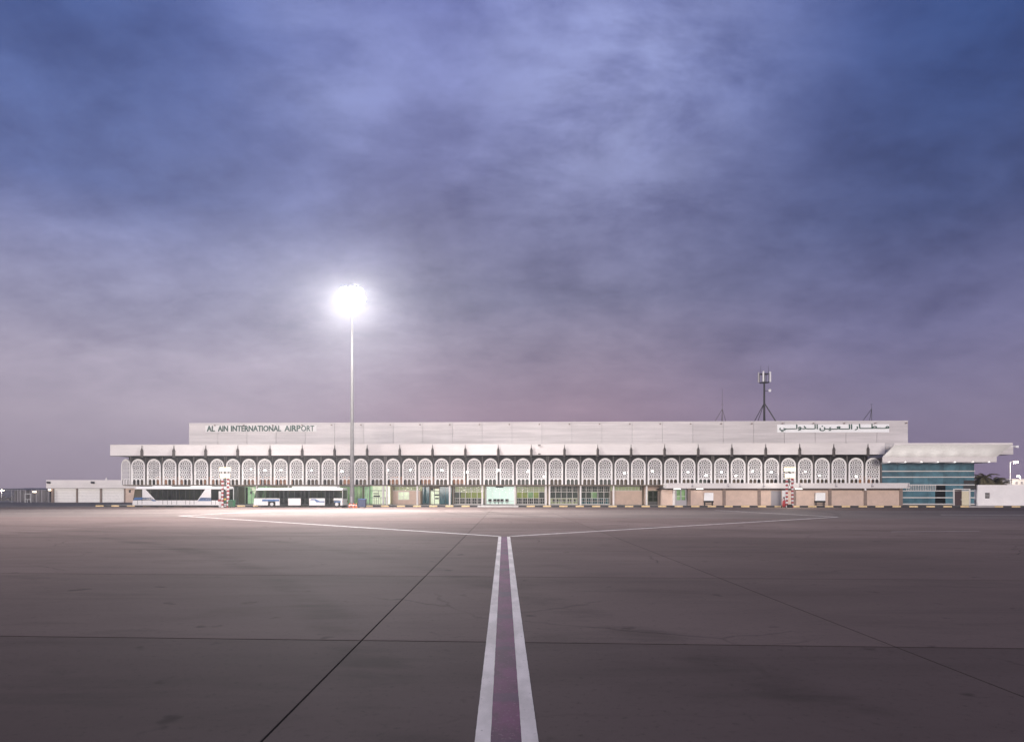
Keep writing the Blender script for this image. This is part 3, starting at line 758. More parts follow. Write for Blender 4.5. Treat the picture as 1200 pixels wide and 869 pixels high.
sign_e = frame_empty('english_sign', 0, 0, label='green letters AL AIN INTERNATIONAL AIRPORT on the parapet left end', cat='sign')
SY = 4.90
MB().box(S(240.5, SY), S(371, SY), SY+.02, SY+.085, ZH(506.2, -50, SY), ZH(498.2, -50, SY)).build('backing_plate', 'plate2', sign_e)
zb, hh = ZH(505.3, -50, SY), .97
for t, a, b, bo in (('AL', 242.6, 251.6, .05), ('AIN', 255.6, 267.0, .05), ('INTERNATIONAL', 270.8, 329.3, .05), ('AI', 333.6, 341.0, .04), ('RP', 342.0, 351.8, .08), ('ORT', 353.0, 368.2, .03)):
    put_text('letter', t, S(a, SY), S(b, SY), zb, hh, SY, 'greensign', sign_e, bo)
sign_a = frame_empty('arabic_sign', 0, 0, label='white board with green Arabic lettering on the parapet right end', cat='sign')
MB().box(S(911, SY), S(1042, SY), SY+.0, SY+.09, ZH(506.5, 50, SY), ZH(497.1, 50, SY)).build('sign_board', 'signplate', sign_a, bevel=.01)
T_ = '\u0640'; zb = ZH(505.2, 50, SY)
for t, a, b, dz, h in (('\uFEAD\uFE8E'+T_*4+'\uFEC4'+T_*3+'\uFEE3', 1001.5, 1041.3, .25, 1.02), ('\uFEE6'+T_+'\uFEF4'+T_*2+'\uFECC'+T_*3+'\uFEDF\uFE8D', 960.2, 998, .12, 1.12), ('\uFEF2'+T_*4+'\uFEDF\uFEED\uFEAA'+T_*3+'\uFEDF\uFE8D', 913.2, 957.8, .0, 1.22)):
    put_text('letter', t, S(a, SY), S(b, SY), zb+dz-.08, h, SY-.02, 'greensign', sign_a, .055)

# railing at the right end of the canopy roof
rl = MB(); ra, rb = L1+.1, S(1054, 1)
for k in range(7): rl.box(ra+(rb-ra)*k/6-.025, ra+(rb-ra)*k/6+.025, .98, 1.02, 9.0, 10.25)
for z in (9.0, 9.4, 9.8, 10.2): rl.box(ra, rb, .97, 1.03, z, z+.05)
rl.build('roof_railing', 'steel', term)

# ------------------------------------------------------------------ ANNEX
ann = frame_empty('glass_annex', 0, 0, label='teal glass annex under a wide white overhanging roof right of the terminal', cat='annex')
AY = -1.0; A0, A1 = S(1034, AY)+.02, S(1142, AY)
def az(p): return ZH(p, 68, AY)
MB().box(A0, A1, AY+.2, 20, .2, az(536)).build('wall', 'gap', ann)
lv = [az(590.2), az(582.7), az(574.8), az(567.8), az(558.7), az(551.7), az(540.5)]
cols_ = [A0 + (A1-A0)*k/6 for k in range(7)]
for r in range(6):
    z0, z1 = lv[r], lv[r+1]
    for k in range(6):
        a, b = cols_[k], cols_[k+1]
        if r < 3: a = max(a, S(1056, AY)+.2)
        if b - a < .4: continue
        if r < 2:
            d0, d1 = S(1117, AY), S(1137, AY)
            for q0, q1 in ((a, min(b, d0)), (max(a, d1), b)):
                if q1-q0 > .1: MB().box(q0+.015, q1-.015, AY+.05, AY+.18, z0+.06, z1-.06).build('pane', 'teal', ann)
        else: MB().box(a+.015, b-.015, AY+.05, AY+.18, z0+.06, z1-.06).build('pane', 'teal', ann)
for r, z in enumerate(lv[:-1]):
    a = A0 if r > 2 else S(1056, AY)
    if r < 2:
        MB().box(a, S(1116.6, AY), AY-.02, AY+.19, z-.09, z+.075).build('transom', 'frame', ann)
        MB().box(S(1137.4, AY), A1+.1, AY-.02, AY+.19, z-.09, z+.075).build('transom', 'frame', ann)
    else: MB().box(a, A1+.05, AY-.02, AY+.19, z-.075, z+.075).build('transom', 'frame', ann)
fn = MB()
for k in range(18): s = S(1062, AY)+k*.27; fn.box(s, s+.07, AY-.12, AY+.04, lv[2]+.08, lv[3]-.08)
fn.build('vertical_fins', 'frame', ann)
MB().box(S(1096, AY), S(1108, AY), AY+.0, AY+.045, lv[0]+.08, lv[3]-.08).build('blind', 'dglass', ann)
MB().box(S(1129, AY), S(1145, AY), AY-.03, AY+.02, az(573.2), az(568.6)).build('door_hood', 'dframe', ann)
MB().box(S(1129.5, AY), A1, AY+.01, AY+.045, az(566.8), az(562.5)).build('blind', 'dframe', ann)
d0, d1 = S(1117, AY), S(1137, AY); zd = az(572.3); dm_ = (d0+d1)/2 + .05
MB().box(d0, d0+.2, AY-.06, AY+.18, .2, zd).box(d1-.18, d1, AY-.06, AY+.18, .2, zd).box(d0+.2, d1-.18, AY-.06, AY+.18, zd-.15, zd).build('door_frame', 'frame', ann)
dr = MB().box(d0+.22, dm_-.05, AY-.02, AY+.05, .22, zd-.16).build('door', mat('dark_red_door', (.045, .02, .022), .5), ann)
MB().box(dm_-.2, dm_-.14, AY-.07, AY-.021, 1.0, 1.3).build('handle', 'steel', dr)
MB().box(dm_, d1-.19, AY+.08, AY+.17, .22, zd-.16).build('reception_wall', emat('room_reception', (.60, .52, .38), .42, .3, 1.5, (.3, .26, .2)), ann)
# roof
RY = -5.9; u0, u1 = S(1048, RY), S(1187, RY); LY = -4.2; l0, l1 = S(1034, LY), S(1168, LY)
zt0, zt1 = ZH(521.2, 68, RY), ZH(518.7, 68, RY); zl0, zl1 = ZH(541.3, 67, LY), ZH(535.2, 67, LY)
rv = MB(); rp_ = [(u0, RY), (u1, RY), (u1, 12), (u0+9, 12)]
rv.poly([(x, y, zt1) for x, y in rp_]).poly([(x, y, zt0) for x, y in rp_[::-1]])
for k in range(4): (xa, ya), (xb, yb) = rp_[k], rp_[(k+1) % 4]; rv.poly([(xa, ya, zt0), (xb, yb, zt0), (xb, yb, zt1), (xa, ya, zt1)])
rv.build('roof', 'render', ann, bevel=.03)
sf = MB()
A_, B_, C_, D_ = (u0+.05, RY+.06, zt0-.004), (u1-.05, RY+.06, zt0-.004), (l1, LY, zl1), (l0, LY, zl1)
E_, F_ = (u1-.05, 12, zt0-.004), (l1, 9, zl1); G_, H_ = (u0+8.9, 12, zt0-.004), (l0+7, 9, zl1)
sf.poly([A_, D_, C_, B_]).poly([B_, C_, F_, E_]).poly([D_, A_, G_, H_]).poly([A_, B_, E_, G_]).poly([C_, D_, H_, F_]).poly([E_, F_, H_, G_])
sf.build('sloping_soffit', 'screen', ann)
rv = MB(); rp_ = [(l0, LY), (l1, LY), (l1, 9), (l0+7, 9)]
rv.poly([(x, y, zl1-.004) for x, y in rp_]).poly([(x, y, zl0) for x, y in rp_[::-1]])
for k in range(4): (xa, ya), (xb, yb) = rp_[k], rp_[(k+1) % 4]; rv.poly([(xa, ya, zl0), (xb, yb, zl0), (xb, yb, zl1-.004), (xa, ya, zl1-.004)])
rv.build('roof_band', 'fascia', ann, bevel=.02)
MB().box(S(1150, 3), S(1187.5, 3), 3, 14, ZH(532.5, 70, 3), ZH(521.4, 70, 3)-.05).build('rear_roof_block', 'parapet', ann)
sp = MB().box(-.5, .35, -.06, .06, -.05, .05).box(.3, .75, -.16, .16, -.22, .12).mesh('roof_spotlight', 'signplate')
part('roof_spotlight', sp, ann, (u1+.3, RY+.4, zt0-.2))
dl = MB().lathe([(.10, -.04), (.17, .12), (.15, .12)], n=10).box(-.03, .03, 0, 2.6, -.05, .0).mesh('uplight', 'signplate')
df = MB().lathe([(.145, .121), (.145, .135)], n=10).mesh('lamp_or_glare_face', 'e_small')
for p in (1042, 1061, 1080, 1099, 1119, 1140, 1159):
    yl_ = LY-1.2; s = S(p, yl_); o = part('uplight', dl, ann, (s, yl_, zl0-.12)); part('lamp_or_glare_face', df, o)
    L = bpy.data.lights.new('uplight_light', 'SPOT'); L.energy = 42 if p < 1130 else 30; L.spot_size = R(158); L.spot_blend = 1; L.color = (1, .985, .94); L.shadow_soft_size = .12
    lo = bpy.data.objects.new('uplight_light', L); C.objects.link(lo); lo.parent = o; lo.location = (0, 0, .22); lo.rotation_euler = (R(180+12), 0, 0)

# white perimeter wall at the right with a louvre
pw_ = frame_empty('perimeter_wall', 0, 0, label='plain white boundary wall with a small dark vent right of the annex', cat='wall')
B0 = S(1145.5, -1.5); zw = ZH(568.4, 78, -1.5)
v0, v1 = S(1154.3, -1.5), S(1160.2, -1.5); vz0, vz1 = ZH(583.6, 78, -1.5), ZH(577.2, 78, -1.5)
MB().box(B0, v0, -1.5, -1.2, .2, zw).box(v1, 97, -1.5, -1.2, .2, zw).box(v0, v1, -1.5, -1.2, .2, vz0).box(v0, v1, -1.5, -1.2, vz1, zw).build('wall_face', 'whitewall', pw_)
MB().box(B0, 97, -1.55, -1.15, zw+.002, zw+.08).build('coping', 'whitewall', pw_)
lv_ = MB().box(v0, v1, -1.3, -1.22, vz0, vz1).build('vent', 'black', pw_)
vt = MB()
for k in (1, 2): z = vz0 + (vz1-vz0)*k/3; vt.box(v0, v1, -1.40, -1.32, z-.035, z+.035)
vt.build('vent_slat', 'render', lv_)

# ------------------------------------------------------------------ storage block at far left
st = empty('storage_building', (0, 0, 0), label='low white garage block with three closed shutter doors left of the terminal', cat='garage')
GY = 150.0
def gx(p, Y=GY): return (p-600)/800*Y
def gz(p, Y=GY): return ZY(p, Y)
MB().box(gx(57.3), gx(166), GY-.9, GY-.6, gz(571.8), gz(562.2)).build('fascia', 'render', st, bevel=.02)
MB().box(gx(57.3)+.1, gx(166), GY-.59, GY+12, gz(571.8)+.1, gz(562.2)-.08).build('roof', 'render', st)
MB().box(gx(60), gx(166), GY+.3, GY+11, 0, gz(571.8)).build('wall', 'gap', st)
for a, b, m in ((60.2, 63.2, 'pier'), (89.3, 91.0, 'pier'), (117.2, 119.4, 'pier'), (145.4, 147.2, 'pier')):
    MB().box(gx(a), gx(b), GY-.1, GY+.29, 0, gz(571.9)).build('pier', m, st)
MB().box(gx(147.3), gx(166), GY-.05, GY+.29, 0, gz(571.9)).build('infill_wall', 'beige', st)
for a, b in ((63.3, 89.2), (91.1, 117.1), (119.5, 145.3)):
    d = MB().box(gx(a), gx(b), GY+.22, GY+.28, .02, gz(572)).build('shutter_door', 'gap', st)
    n = 9; h = (gz(572.1)-.03)/n
    for k in range(n): MB().box(gx(a)+.03, gx(b)-.03, GY+.10, GY+.215, .03+k*h, .03+(k+1)*h-.025).build('door_slat', 'screen', d)
fl_ = MB().prism_yz([(-.5, -.1), (-.1, -.28), (0, .05), (-.38, .2)], -.32, .32).mesh('wall_floodlight', 'dark')
for p in (61, 112.3): part('wall_floodlight', fl_, st, (gx(p), GY-.92, gz(565)))
MB().box(gx(59.2)-.2, gx(59.2)+.2, GY-.5, GY-.2, gz(574.6), gz(573.0)).build('wall_lamp', 'e_warm', st)
MB().lathe([(.25, 0), (.25, .3), (.1, .55)], (gx(125), GY), 10, z0=gz(562.2)).build('roof_vent', 'render', st)

# dark fenced compound at far left
fe = empty('compound_fence', (0, 0, 0), label='tall dark mesh fence of the compound at the far left edge', cat='fence')
FYd = 148.0
fp = MB().box(-.05, .05, -.05, .05, 0, 1).mesh('fence_post', 'grey')
for p in (14, 21, 24, 30, 37, 43, 49, 57.5):
    o = part('fence_post', fp, fe, (gx(p, FYd), FYd, 0)); o.scale = (1, 1, gz(573.5, FYd))
for a, b in ((-10, 14), (14, 29.6), (36.6, 57.5)):
    wm = MB(); x0, x1 = gx(a, FYd), gx(b, FYd); zt = gz(573.6, FYd)
    x = x0
    while x < x1: wm.box(x, x+.012, FYd-.01, FYd+.01, .1, zt); x += .16
    z = .1
    while z < zt: wm.box(x0, x1, FYd-.014, FYd-.002, z, z+.012); z += .16
    wm.box(x0, x1, FYd-.03, FYd+.03, zt, zt+.05)
    wm.build('mesh_panel', 'grey', fe)
ga = empty('access_gate', (gx(33, 147), 147, 0), label='pale metal frame gate standing in front of the dark fence', cat='gate')
gw = gx(36.8, 147)-gx(29.4, 147)
gt = MB().box(-gw/2, -gw/2+.14, -.06, .06, 0, gz(578, 147)).box(gw/2-.14, gw/2, -.06, .06, 0, gz(578, 147)).box(-gw/2+.14, gw/2-.14, -.06, .06, gz(578, 147)-.14, gz(578, 147)).box(-gw/2+.14, gw/2-.14, -.05, .05, gz(584.5, 147)-.1, gz(584.5, 147)).build('gate_frame', 'steel', ga)
MB().box(-gw/2+.5, -gw/2+.6, -.04, .04, .02, gz(584.5, 147)-.1).build('gate_bar', 'steel', ga)
shd = empty('compound_shed', (0, 0, 0), label='long dark grey shed behind the mesh fence at far left', cat='shed')
SHY = 160
MB().box(gx(16, SHY), gx(58, SHY), SHY, SHY+8, 0, gz(574.0, SHY)).build('wall', mat('shed_cladding', (.085, .072, .08), .7, .2, .6, stretch=(1, 1, .2)), shd)
MB().prism_yz([(SHY-.4, gz(574, SHY)), (SHY+8.4, gz(574, SHY)), (SHY+4, gz(574, SHY)+.5)], gx(15.5, SHY), gx(59, SHY)).build('roof', mat('shed_roof', (.13, .11, .12), .6), shd)
for p in (19, 26, 33, 40, 47, 54): MB().box(gx(p, SHY)-.1, gx(p, SHY)+.1, SHY-.12, SHY-.002, 0, gz(574.2, SHY)).build('cladding_rib', 'dark', shd)
lamp_sh = MB().box(gx(39, 159)-.25, gx(39, 159)+.25, 159.2, 159.6, gz(576.7, 159), gz(575.3, 159)).build('shed_lamp', 'e_warm', shd)

# ------------------------------------------------------------------ lamps helper
def point(parent, loc, energy, color=(1, .96, .9), size=.3, name='lamp_light', spot=None, aim=None, blend=.6):
    L = bpy.data.lights.new(name, 'SPOT' if spot else 'POINT'); L.energy = energy; L.color = color; L.shadow_soft_size = size
    if spot: L.spot_size = R(spot); L.spot_blend = blend
    o = bpy.data.objects.new(name, L); C.objects.link(o); o.parent = parent; o.location = loc
    if aim: o.rotation_euler = (Vector(aim)).to_track_quat('-Z', 'Y').to_euler()
    return o

# ------------------------------------------------------------------ high mast
MX, MY = at(412.6, 104.0)[:2]; MH = ZY(349, 104.0)
mast = empty('high_mast_light', (MX, MY, 0), label='very tall white floodlight mast rising in front of the terminal', cat='light mast')
MB().lathe([(.36, .5), (.33, 3), (.23, MH*.5), (.12, MH-.3), (.12, MH+.4)], n=16).build('pole', mat('mast_galvanising', (.17, .165, .165), .6, .1, 3), mast, smooth=False)
MB().lathe([(.62, 0), (.62, .35), (.46, .5)], n=16).build('base_plinth', mat('pink_plinth', (.45, .2, .18), .8, .3, 4), mast)
MB().box(-.13, .13, -.385, -.34, .8, 1.7).build('hatch', 'grey', mast)
MB().lathe([(1.55, -.06), (1.7, -.06), (1.7, .06), (1.55, .06)], n=24, z0=MH).box(-1.6, 1.6, -.05, .05, -.05+MH, .05+MH).box(-.05, .05, -1.6, 1.6, -.045+MH, .045+MH).build('head_ring', 'steel', mast)
MB().lathe([(.3, .1), (.42, .2), (.42, .5), (.2, .7)], n=12, z0=MH).build('head_cap', 'steel', mast)
hd = MB().box(-.34, .34, -.22, .22, -.30, .30).mesh('floodlight', 'grey')
hf = MB().box(-.38, .38, -.30, -.225, -.34, .34).mesh('lamp_or_glare_face', 'e_flood')
for rad, dz, nh, tilt in ((1.62, -.1, 12, 24), (1.30, .95, 8, 8), (1.0, -1.0, 8, 48)):
    for k in range(nh):
        a = 2*math.pi*(k+.3)/nh
        o = part('floodlight', hd, mast, (rad*math.cos(a), rad*math.sin(a), MH+dz)); o.rotation_euler = (R(tilt), 0, a+math.pi/2)
        part('lamp_or_glare_face', hf, o)
MB().tube((0, 0, MH+.2), (0, 0, MH+1.3), .08).lathe([(1.1, -.04), (1.2, -.04), (1.2, .04), (1.1, .04)], n=20, z0=MH+.95).box(-1.15, 1.15, -.04, .04, MH+.92, MH+.98).build('upper_ring', 'steel', mast)
# the lamps look out over the apron, only a few back at the terminal
for ax in (-1.0, 0.0, 1.0):
    point(mast, (.5+ax*.15, -2.2, MH-.2), 190000, (1, .97, .94), .45, 'mast_light', spot=142, aim=(ax*1.0, -.95, -.95), blend=1.0)
point(mast, (0, 0, MH+2.1), 24000, (1, .965, .93), .8, 'mast_light')

# traffic cones and clutter at the mast base
def cone(p, Yd, label):
    t = empty('traffic_cone', at(p, Yd), label=label, cat='traffic cone', group='traffic cones at the mast foot')
    MB().box(-.2, .2, -.2, .2, 0, .04).build('base', 'black', t)
    MB().lathe([(.15, .04), (.03, .72)], n=12).build('body', 'orange', t)
    MB().lathe([(.118, .30), (.092, .44)], n=12).build('stripe', 'white', t)
cone(409.8, 103, 'orange traffic cone left of the tall mast foot'); cone(417.6, 103, 'orange traffic cone between the mast foot and the blue bin')
cone(414.3, 102.6, 'orange traffic cone directly in front of the mast foot')
hs = MB()
for k in range(8): hs.tube((-.9+.2*k, .12*math.sin(k*1.7), .05), (-.7+.2*k, .12*math.sin((k+1)*1.7), .05), .05)
o = hs.build('black_hose', 'black', loc=at(408, 102.7)); tag(o, 'coiled black hose lying on the ground by the mast foot', 'hose')

# bins
def wheelie(p, Yd, m, w_, h, label):
    t = empty('wheeled_bin', at(p, Yd), -TH, label=label, cat='bin')
    MB().prism_xz([(-w_*.46, .14), (w_*.46, .14), (w_*.5, h*.9), (-w_*.5, h*.9)], -.36, .36).build('body', m, t, bevel=.03)
    MB().prism_yz([(-.40, h*.9+.004), (.42, h*.9+.004), (.42, h*.95), (0, h), (-.40, h*.95)], -w_*.52, w_*.52).build('lid', m, t, bevel=.01)
    for sx in (-1, 1): MB().lathe([(.09, -.03), (.09, .03)], (.3, .09), 10, 'x', z0=sx*w_*.4).build('wheel', 'black', t); MB().lathe([(.09, -.03), (.09, .03)], (-.3, .09), 10, 'x', z0=sx*w_*.4).build('wheel', 'black', t)
wheelie(271.6, 103.6, 'green', .85, 1.2, 'dark green wheeled bin beside the left red and white floodlight tower')
wheelie(424.5, 103.2, 'navy', 1.15, 1.38, 'dark blue wheeled bin just right of the tall mast')

# ------------------------------------------------------------------ portable red-white light towers
def tower(pl, pr, Yd, label, kind):
    cx = (pl+pr)/2; t = empty('floodlight_tower', at(cx, Yd), 0, label=label, cat='floodlight tower', group='red and white floodlight towers')
    hw = (pr-pl)/2/800*Yd; hz = ZY(560.5, Yd)
    for sx in (-1, 1):
        lg = MB().box(sx*hw-.05, sx*hw+.05, .1, .16, .02, hz).build('leg', 'steel', t)
        n = 15; h = (hz-.04)/n
        for k in range(n):
            MB().box(sx*hw-.14, sx*hw+.14, -.14, .095, .04+k*h, .04+(k+1)*h-.003).build('band', 'red' if (k + (sx > 0)) % 2 else 'white', lg)
    br = MB()
    for z in (hz*.08, hz*.62, hz*.98): br.box(-hw+.14, hw-.14, -.04, .04, z, z+.08)
    br.tube((-hw+.14, 0, hz*.64), (hw-.14, 0, hz*.96), .03).tube((hw-.14, 0, hz*.64), (-hw+.14, 0, hz*.96), .03)
    br.tube((0, 0, hz), (0, 0, ZY(547, Yd)), .06)
    br.build('brace', 'dark', t)
    for py_, n, wd in ((549.6, 4, 1.75), (557.2, 3, 1.5)):
        z = ZY(py_, Yd)
        b_ = MB().box(-wd/2, wd/2, .05, .13, z-.04, z+.04).build('lamp_bar', 'steel', t)
        for k in range(n):
            x = -wd/2 + wd*(k+.5)/n; q = wd/n*.42
            MB().box(x-q, x+q, -.12, .045, z-.27, z+.27).build('floodlight', 'grey', b_)
            MB().box(x-q-.02, x+q+.02, -.15, -.124, z-.29, z+.29).build('lamp_or_glare_face', 'e_tower', b_)
    point(t, (0, -.7, ZY(552, Yd)), 3200, (1, .93, .82), .5, 'tower_light', spot=150, aim=(0, -1, -.45))
    point(t, (0, .6, ZY(553, Yd)), 520, (1, .94, .85), .4, 'tower_back_light')
    return t
t1 = tower(260.9, 267.2, 103.5, 'red and white floodlight tower in front of the left bus, beside a green bin', 0)
t2 = tower(921.9, 928.4, 104.0, 'red and white floodlight tower in front of the right hand beige walls', 1)
cb = empty('control_cabinet', at(264, 103.75), 0, label='dark control cabinet with yellow label standing between the left tower legs', cat='cabinet')
MB().box(-.26, .26, -.12, .25, .05, 2.6).build('body', 'dark', cb, bevel=.02)
MB().box(-.18, .18, -.135, -.122, 1.15, 1.42).build('label_plate', 'yellow', cb)
MB().box(-.2, .2, -.135, -.122, .75, 1.05).build('lower_panel', 'green', cb)
MB().box(-.2, .2, -.135, -.122, .2, .6).build('base_panel', 'white', cb)
cb2 = empty('white_board', at(257.6, 103.9), 0, label='narrow white board with a red box fixed left of the left tower', cat='board')
MB().box(-.16, .16, -.03, .03, .1, 2.5).build('panel', 'white', cb2)
MB().box(-.2, .2, -.2, -.035, .95, 1.3).build('red_box', 'red', cb2)
fx = empty('fire_extinguisher', at(918.8, 103.6), 0, label='red wheeled fire extinguisher left of the right floodlight tower', cat='fire extinguisher')
MB().lathe([(.1, .08), (.22, .18), (.22, .95), (.12, 1.1), (.05, 1.14)], n=14).build('cylinder', 'red', fx, smooth=True)
MB().tube((-.2, .2, .15), (-.2, .3, 1.35), .025).tube((.2, .2, .15), (.2, .3, 1.35), .025).tube((-.2, .3, 1.35), (.2, .3, 1.35), .025).build('frame', 'red', fx)
for sx in (-1, 1): MB().lathe([(.16, -.03), (.16, .03)], (.22, .16), 12, 'x', z0=sx*.27).build('wheel', 'black', fx)
MB().lathe([(.05, 0), (.05, .1), (.02, .16)], n=8, z0=1.14).build('valve', 'black', fx)
np_ = empty('notice_panel', at(918.6, 107.5), 0, label='white notice panel behind the red extinguisher by the right tower', cat='notice')
MB().box(-.28, .28, -.03, .03, .5, 2.6).build('panel', 'white', np_)
MB().box(-.12, .12, -.045, -.031, 1.35, 1.6).build('mark', 'dark', np_)
bb = MB().box(-.35, .35, -.2, .2, 0, .5).build('equipment_case', 'black', loc=at(925.6, 103.6), bevel=.04); tag(bb, 'low black case between the legs of the right floodlight tower', 'case')

# white service boxes on dark stands
def sbox(p0, p1, yl, label):
    s0_, s1_ = S(p0, yl), S(p1, yl); t = frame_empty('service_unit', (s0_+s1_)/2, yl, .2, label=label, cat='wall unit', group='white boxes on dark stands')
    h = (s1_-s0_)/2
    MB().box(-h, h, -.4, .25, .78, 2.05).build('casing', 'signplate', t, bevel=.02)
    f = MB().box(-h-.02, h+.02, -.42, .25, .50, .775)
    for sx in (-h+.04, h-.12): f.box(sx, sx+.08, -.35, -.25, 0, .5).box(sx, sx+.08, .1, .2, 0, .5)
    f.build('stand', 'black', t)
    MB().box(-h+.05, h-.05, -.3, .2, .22, .28).build('shelf', 'dark', t)
sbox(825, 835.3, -3.05, 'white box on a dark stand nearest the low canopy left end')
sbox(955.2, 966, -3.05, 'white box on a dark stand right of the right floodlight tower')

# ------------------------------------------------------------------ apron buses
def wheel(parent, x, y, r=.48):
    t = MB().lathe([(r*.6, -.12), (r, -.12), (r, .12), (r*.6, .12)], (x, r), 20, 'y', z0=y).build('wheel', 'black', parent)
    MB().lathe([(r*.58, -.135), (r*.5, -.145), (.12, -.10), (.10, -.17)], (x, r), 16, 'y', z0=y).build('rim', 'steel', t)
def bus(p0, p1, ylc, label, spec):
    s0_, s1_ = S(p0, ylc), S(p1, ylc); sc_ = (s0_+s1_)/2; Yd = YW(sc_, ylc)
    t = frame_empty('apron_bus', sc_, ylc, 0, label=label, cat='bus', group='apron buses parked at the terminal')
    def bx1(p): return S(p, ylc) - sc_
    def bz(p): return ZH(p, sc_, ylc)
    x0, x1 = bx1(p0), bx1(p1); WD = 2.95; wz0, wz1 = bz(spec['sill']), bz(spec['head']); sk = .30
    rt = bz(spec['roof'])
    nose = spec['nose']
    # chassis floor, lower body near side in pieces between doors, far side whole
    MB().box(x0+.5, x1-.2, .25, WD-.35, .10, .55).build('chassis', 'black', t)
    MB().box(x0+.15, x1-.06, .06, WD-.06, .56, .66).build('floor', 'dark', t)
    gaps = sorted([(bx1(a), bx1(b)) for a, b in spec['doors']]); arches = [(bx1(c)-.58, bx1(c)+.58) for c in spec['wheels']]
    cuts = sorted([(a, b, 0) for a, b in gaps] + [(a, b, 1) for a, b in arches])
    x = x0 + .02
    for a, b, k in cuts + [(x1, x1, 0)]:
        if a - x > .06: MB().box(x, a-.015, 0, .05, sk, wz0).build('side_panel', 'white', t)
        if k and b > a: MB().prism_xz([(a, wz0), (a, 1.02), (a+.2, 1.12), (b-.2, 1.12), (b, 1.02), (b, wz0)], 0, .05).build('side_panel', 'white', t)
        x = b + .015
    MB().box(x0+.02, x1, WD-.05, WD, sk, wz0).build('side_panel', 'white', t)
    # roof
    rf = [(0, wz1), (WD, wz1), (WD, wz1+.12), (WD-.25, rt-.03), (WD/2, rt), (.25, rt-.03), (0, wz1+.12)]
    MB().prism_yz(rf, x0+(.55 if nose else 0), x1).build('roof', 'white', t, bevel=.03)
    if nose: MB().prism_xz([(x0+.55, wz1), (x0+.55, rt-.08), (x0+.25, wz1+.10), (x0+.30, wz1)], .08, WD-.08).build('roof_nose', 'white', t)
    for a, b, z in spec['pods']: MB().box(bx1(a), bx1(b), .5, WD-.5, rt-.06, bz(z)).build('roof_unit', 'white', t, bevel=.08)
    # glazing both sides
    xs = [bx1(q) for q in spec['glass']]
    for a, b in zip(xs[:-1], xs[1:]):
        for yy in (.012, WD-.036):
            MB().box(a+.02, b-.02, yy, yy+.022, wz0+.01, wz1-.01).build('window', 'busglass', t)
    po = MB()
    for a in xs:
        for yy in (0.005, WD-.065): po.box(a-.035, a+.035, yy, yy+.06, wz0, wz1)
    po.build('window_post', 'black', t)
    for a, b in gaps:
        m_ = (a+b)/2; z0 = sk+.06
        for q0, q1 in ((a+.02, m_-.02), (m_+.02, b-.02)):
            d = MB().box(q0, q0+.06, -.008, .03, z0, wz1-.02).box(q1-.06, q1, -.008, .03, z0, wz1-.02).box(q0+.06, q1-.06, -.008, .03, z0, z0+.12).build('door', 'black', t)
            MB().box(q0+.06, q1-.06, .0, .012, z0+.12, wz1-.03).build('door_glass', 'busglass', d)
    # ends
    if nose:
        MB().prism_xz([(x0-.02, wz0), (x0-.02, .95), (x0-.10, .5), (x0-.05, sk), (x0+.02, sk), (x0+.02, wz0)], .02, WD-.02).build('front_panel', 'white', t)
        MB().prism_xz([(x0-.02, wz0+.01), (x0+.03, wz0+.01), (x0+.36, wz1), (x0+.30, wz1)], .06, WD-.06).build('windscreen', 'busglass', t)
        for yy in (.12, WD-.32): MB().box(x0-.13, x0-.085, yy, yy+.2, .58, .74).build('headlight', 'steel', t)
        MB().tube((x0+.15, .0, wz1-.05), (x0-.35, -.1, wz1-.12), .03).box(x0-.5, x0-.32, -.22, .0, wz1-.55, wz1-.12).build('mirror', 'black', t)
    MB().box(x1-.05, x1, .04, WD-.04, sk, wz0+.0).build('rear_panel', 'white', t)
    MB().box(x1-.05, x1-.002, .04, .30, wz0, wz1).box(x1-.05, x1-.002, WD-.30, WD-.04, wz0, wz1).build('rear_post', 'white', t)
    MB().box(x1-.035, x1+.004, .31, WD-.31, wz0-.1, wz1+.05).build('rear_window', 'busglass', t)
    for yy in (.10, WD-.28): MB().box(x1+.001, x1+.03, yy, yy+.18, .75, 1.05).build('tail_light', 'red', t)
    for c in spec['wheels']:
        for yy in (.16, WD-.16): wheel(t, bx1(c), yy)
    for pts, m, nm in spec['livery']:
        MB().prism_xz([(bx1(a), bz(b)) for a, b in pts], -.016, .011 if m == 'blue' else .004).build(nm, m, t)
    # seats and grab rails
    se = MB(); q = x0+1.6
    while q < x1-1.5:
        se.box(q, q+.45, .5, 1.3, .95, 1.02).box(q, q+.08, .5, 1.3, 1.0, 1.5); q += 1.9
    se.build('seat', 'navy', t)
    gr_ = MB().tube((x0+1.2, 1.1, wz1-.2), (x1-.4, 1.1, wz1-.2), .02)
    q = x0+1.8
    while q < x1-.8: gr_.tube((q, 1.1, .66), (q, 1.1, wz1), .02); q += 1.7
    gr_.build('grab_rail', 'yellow', t)
    return t
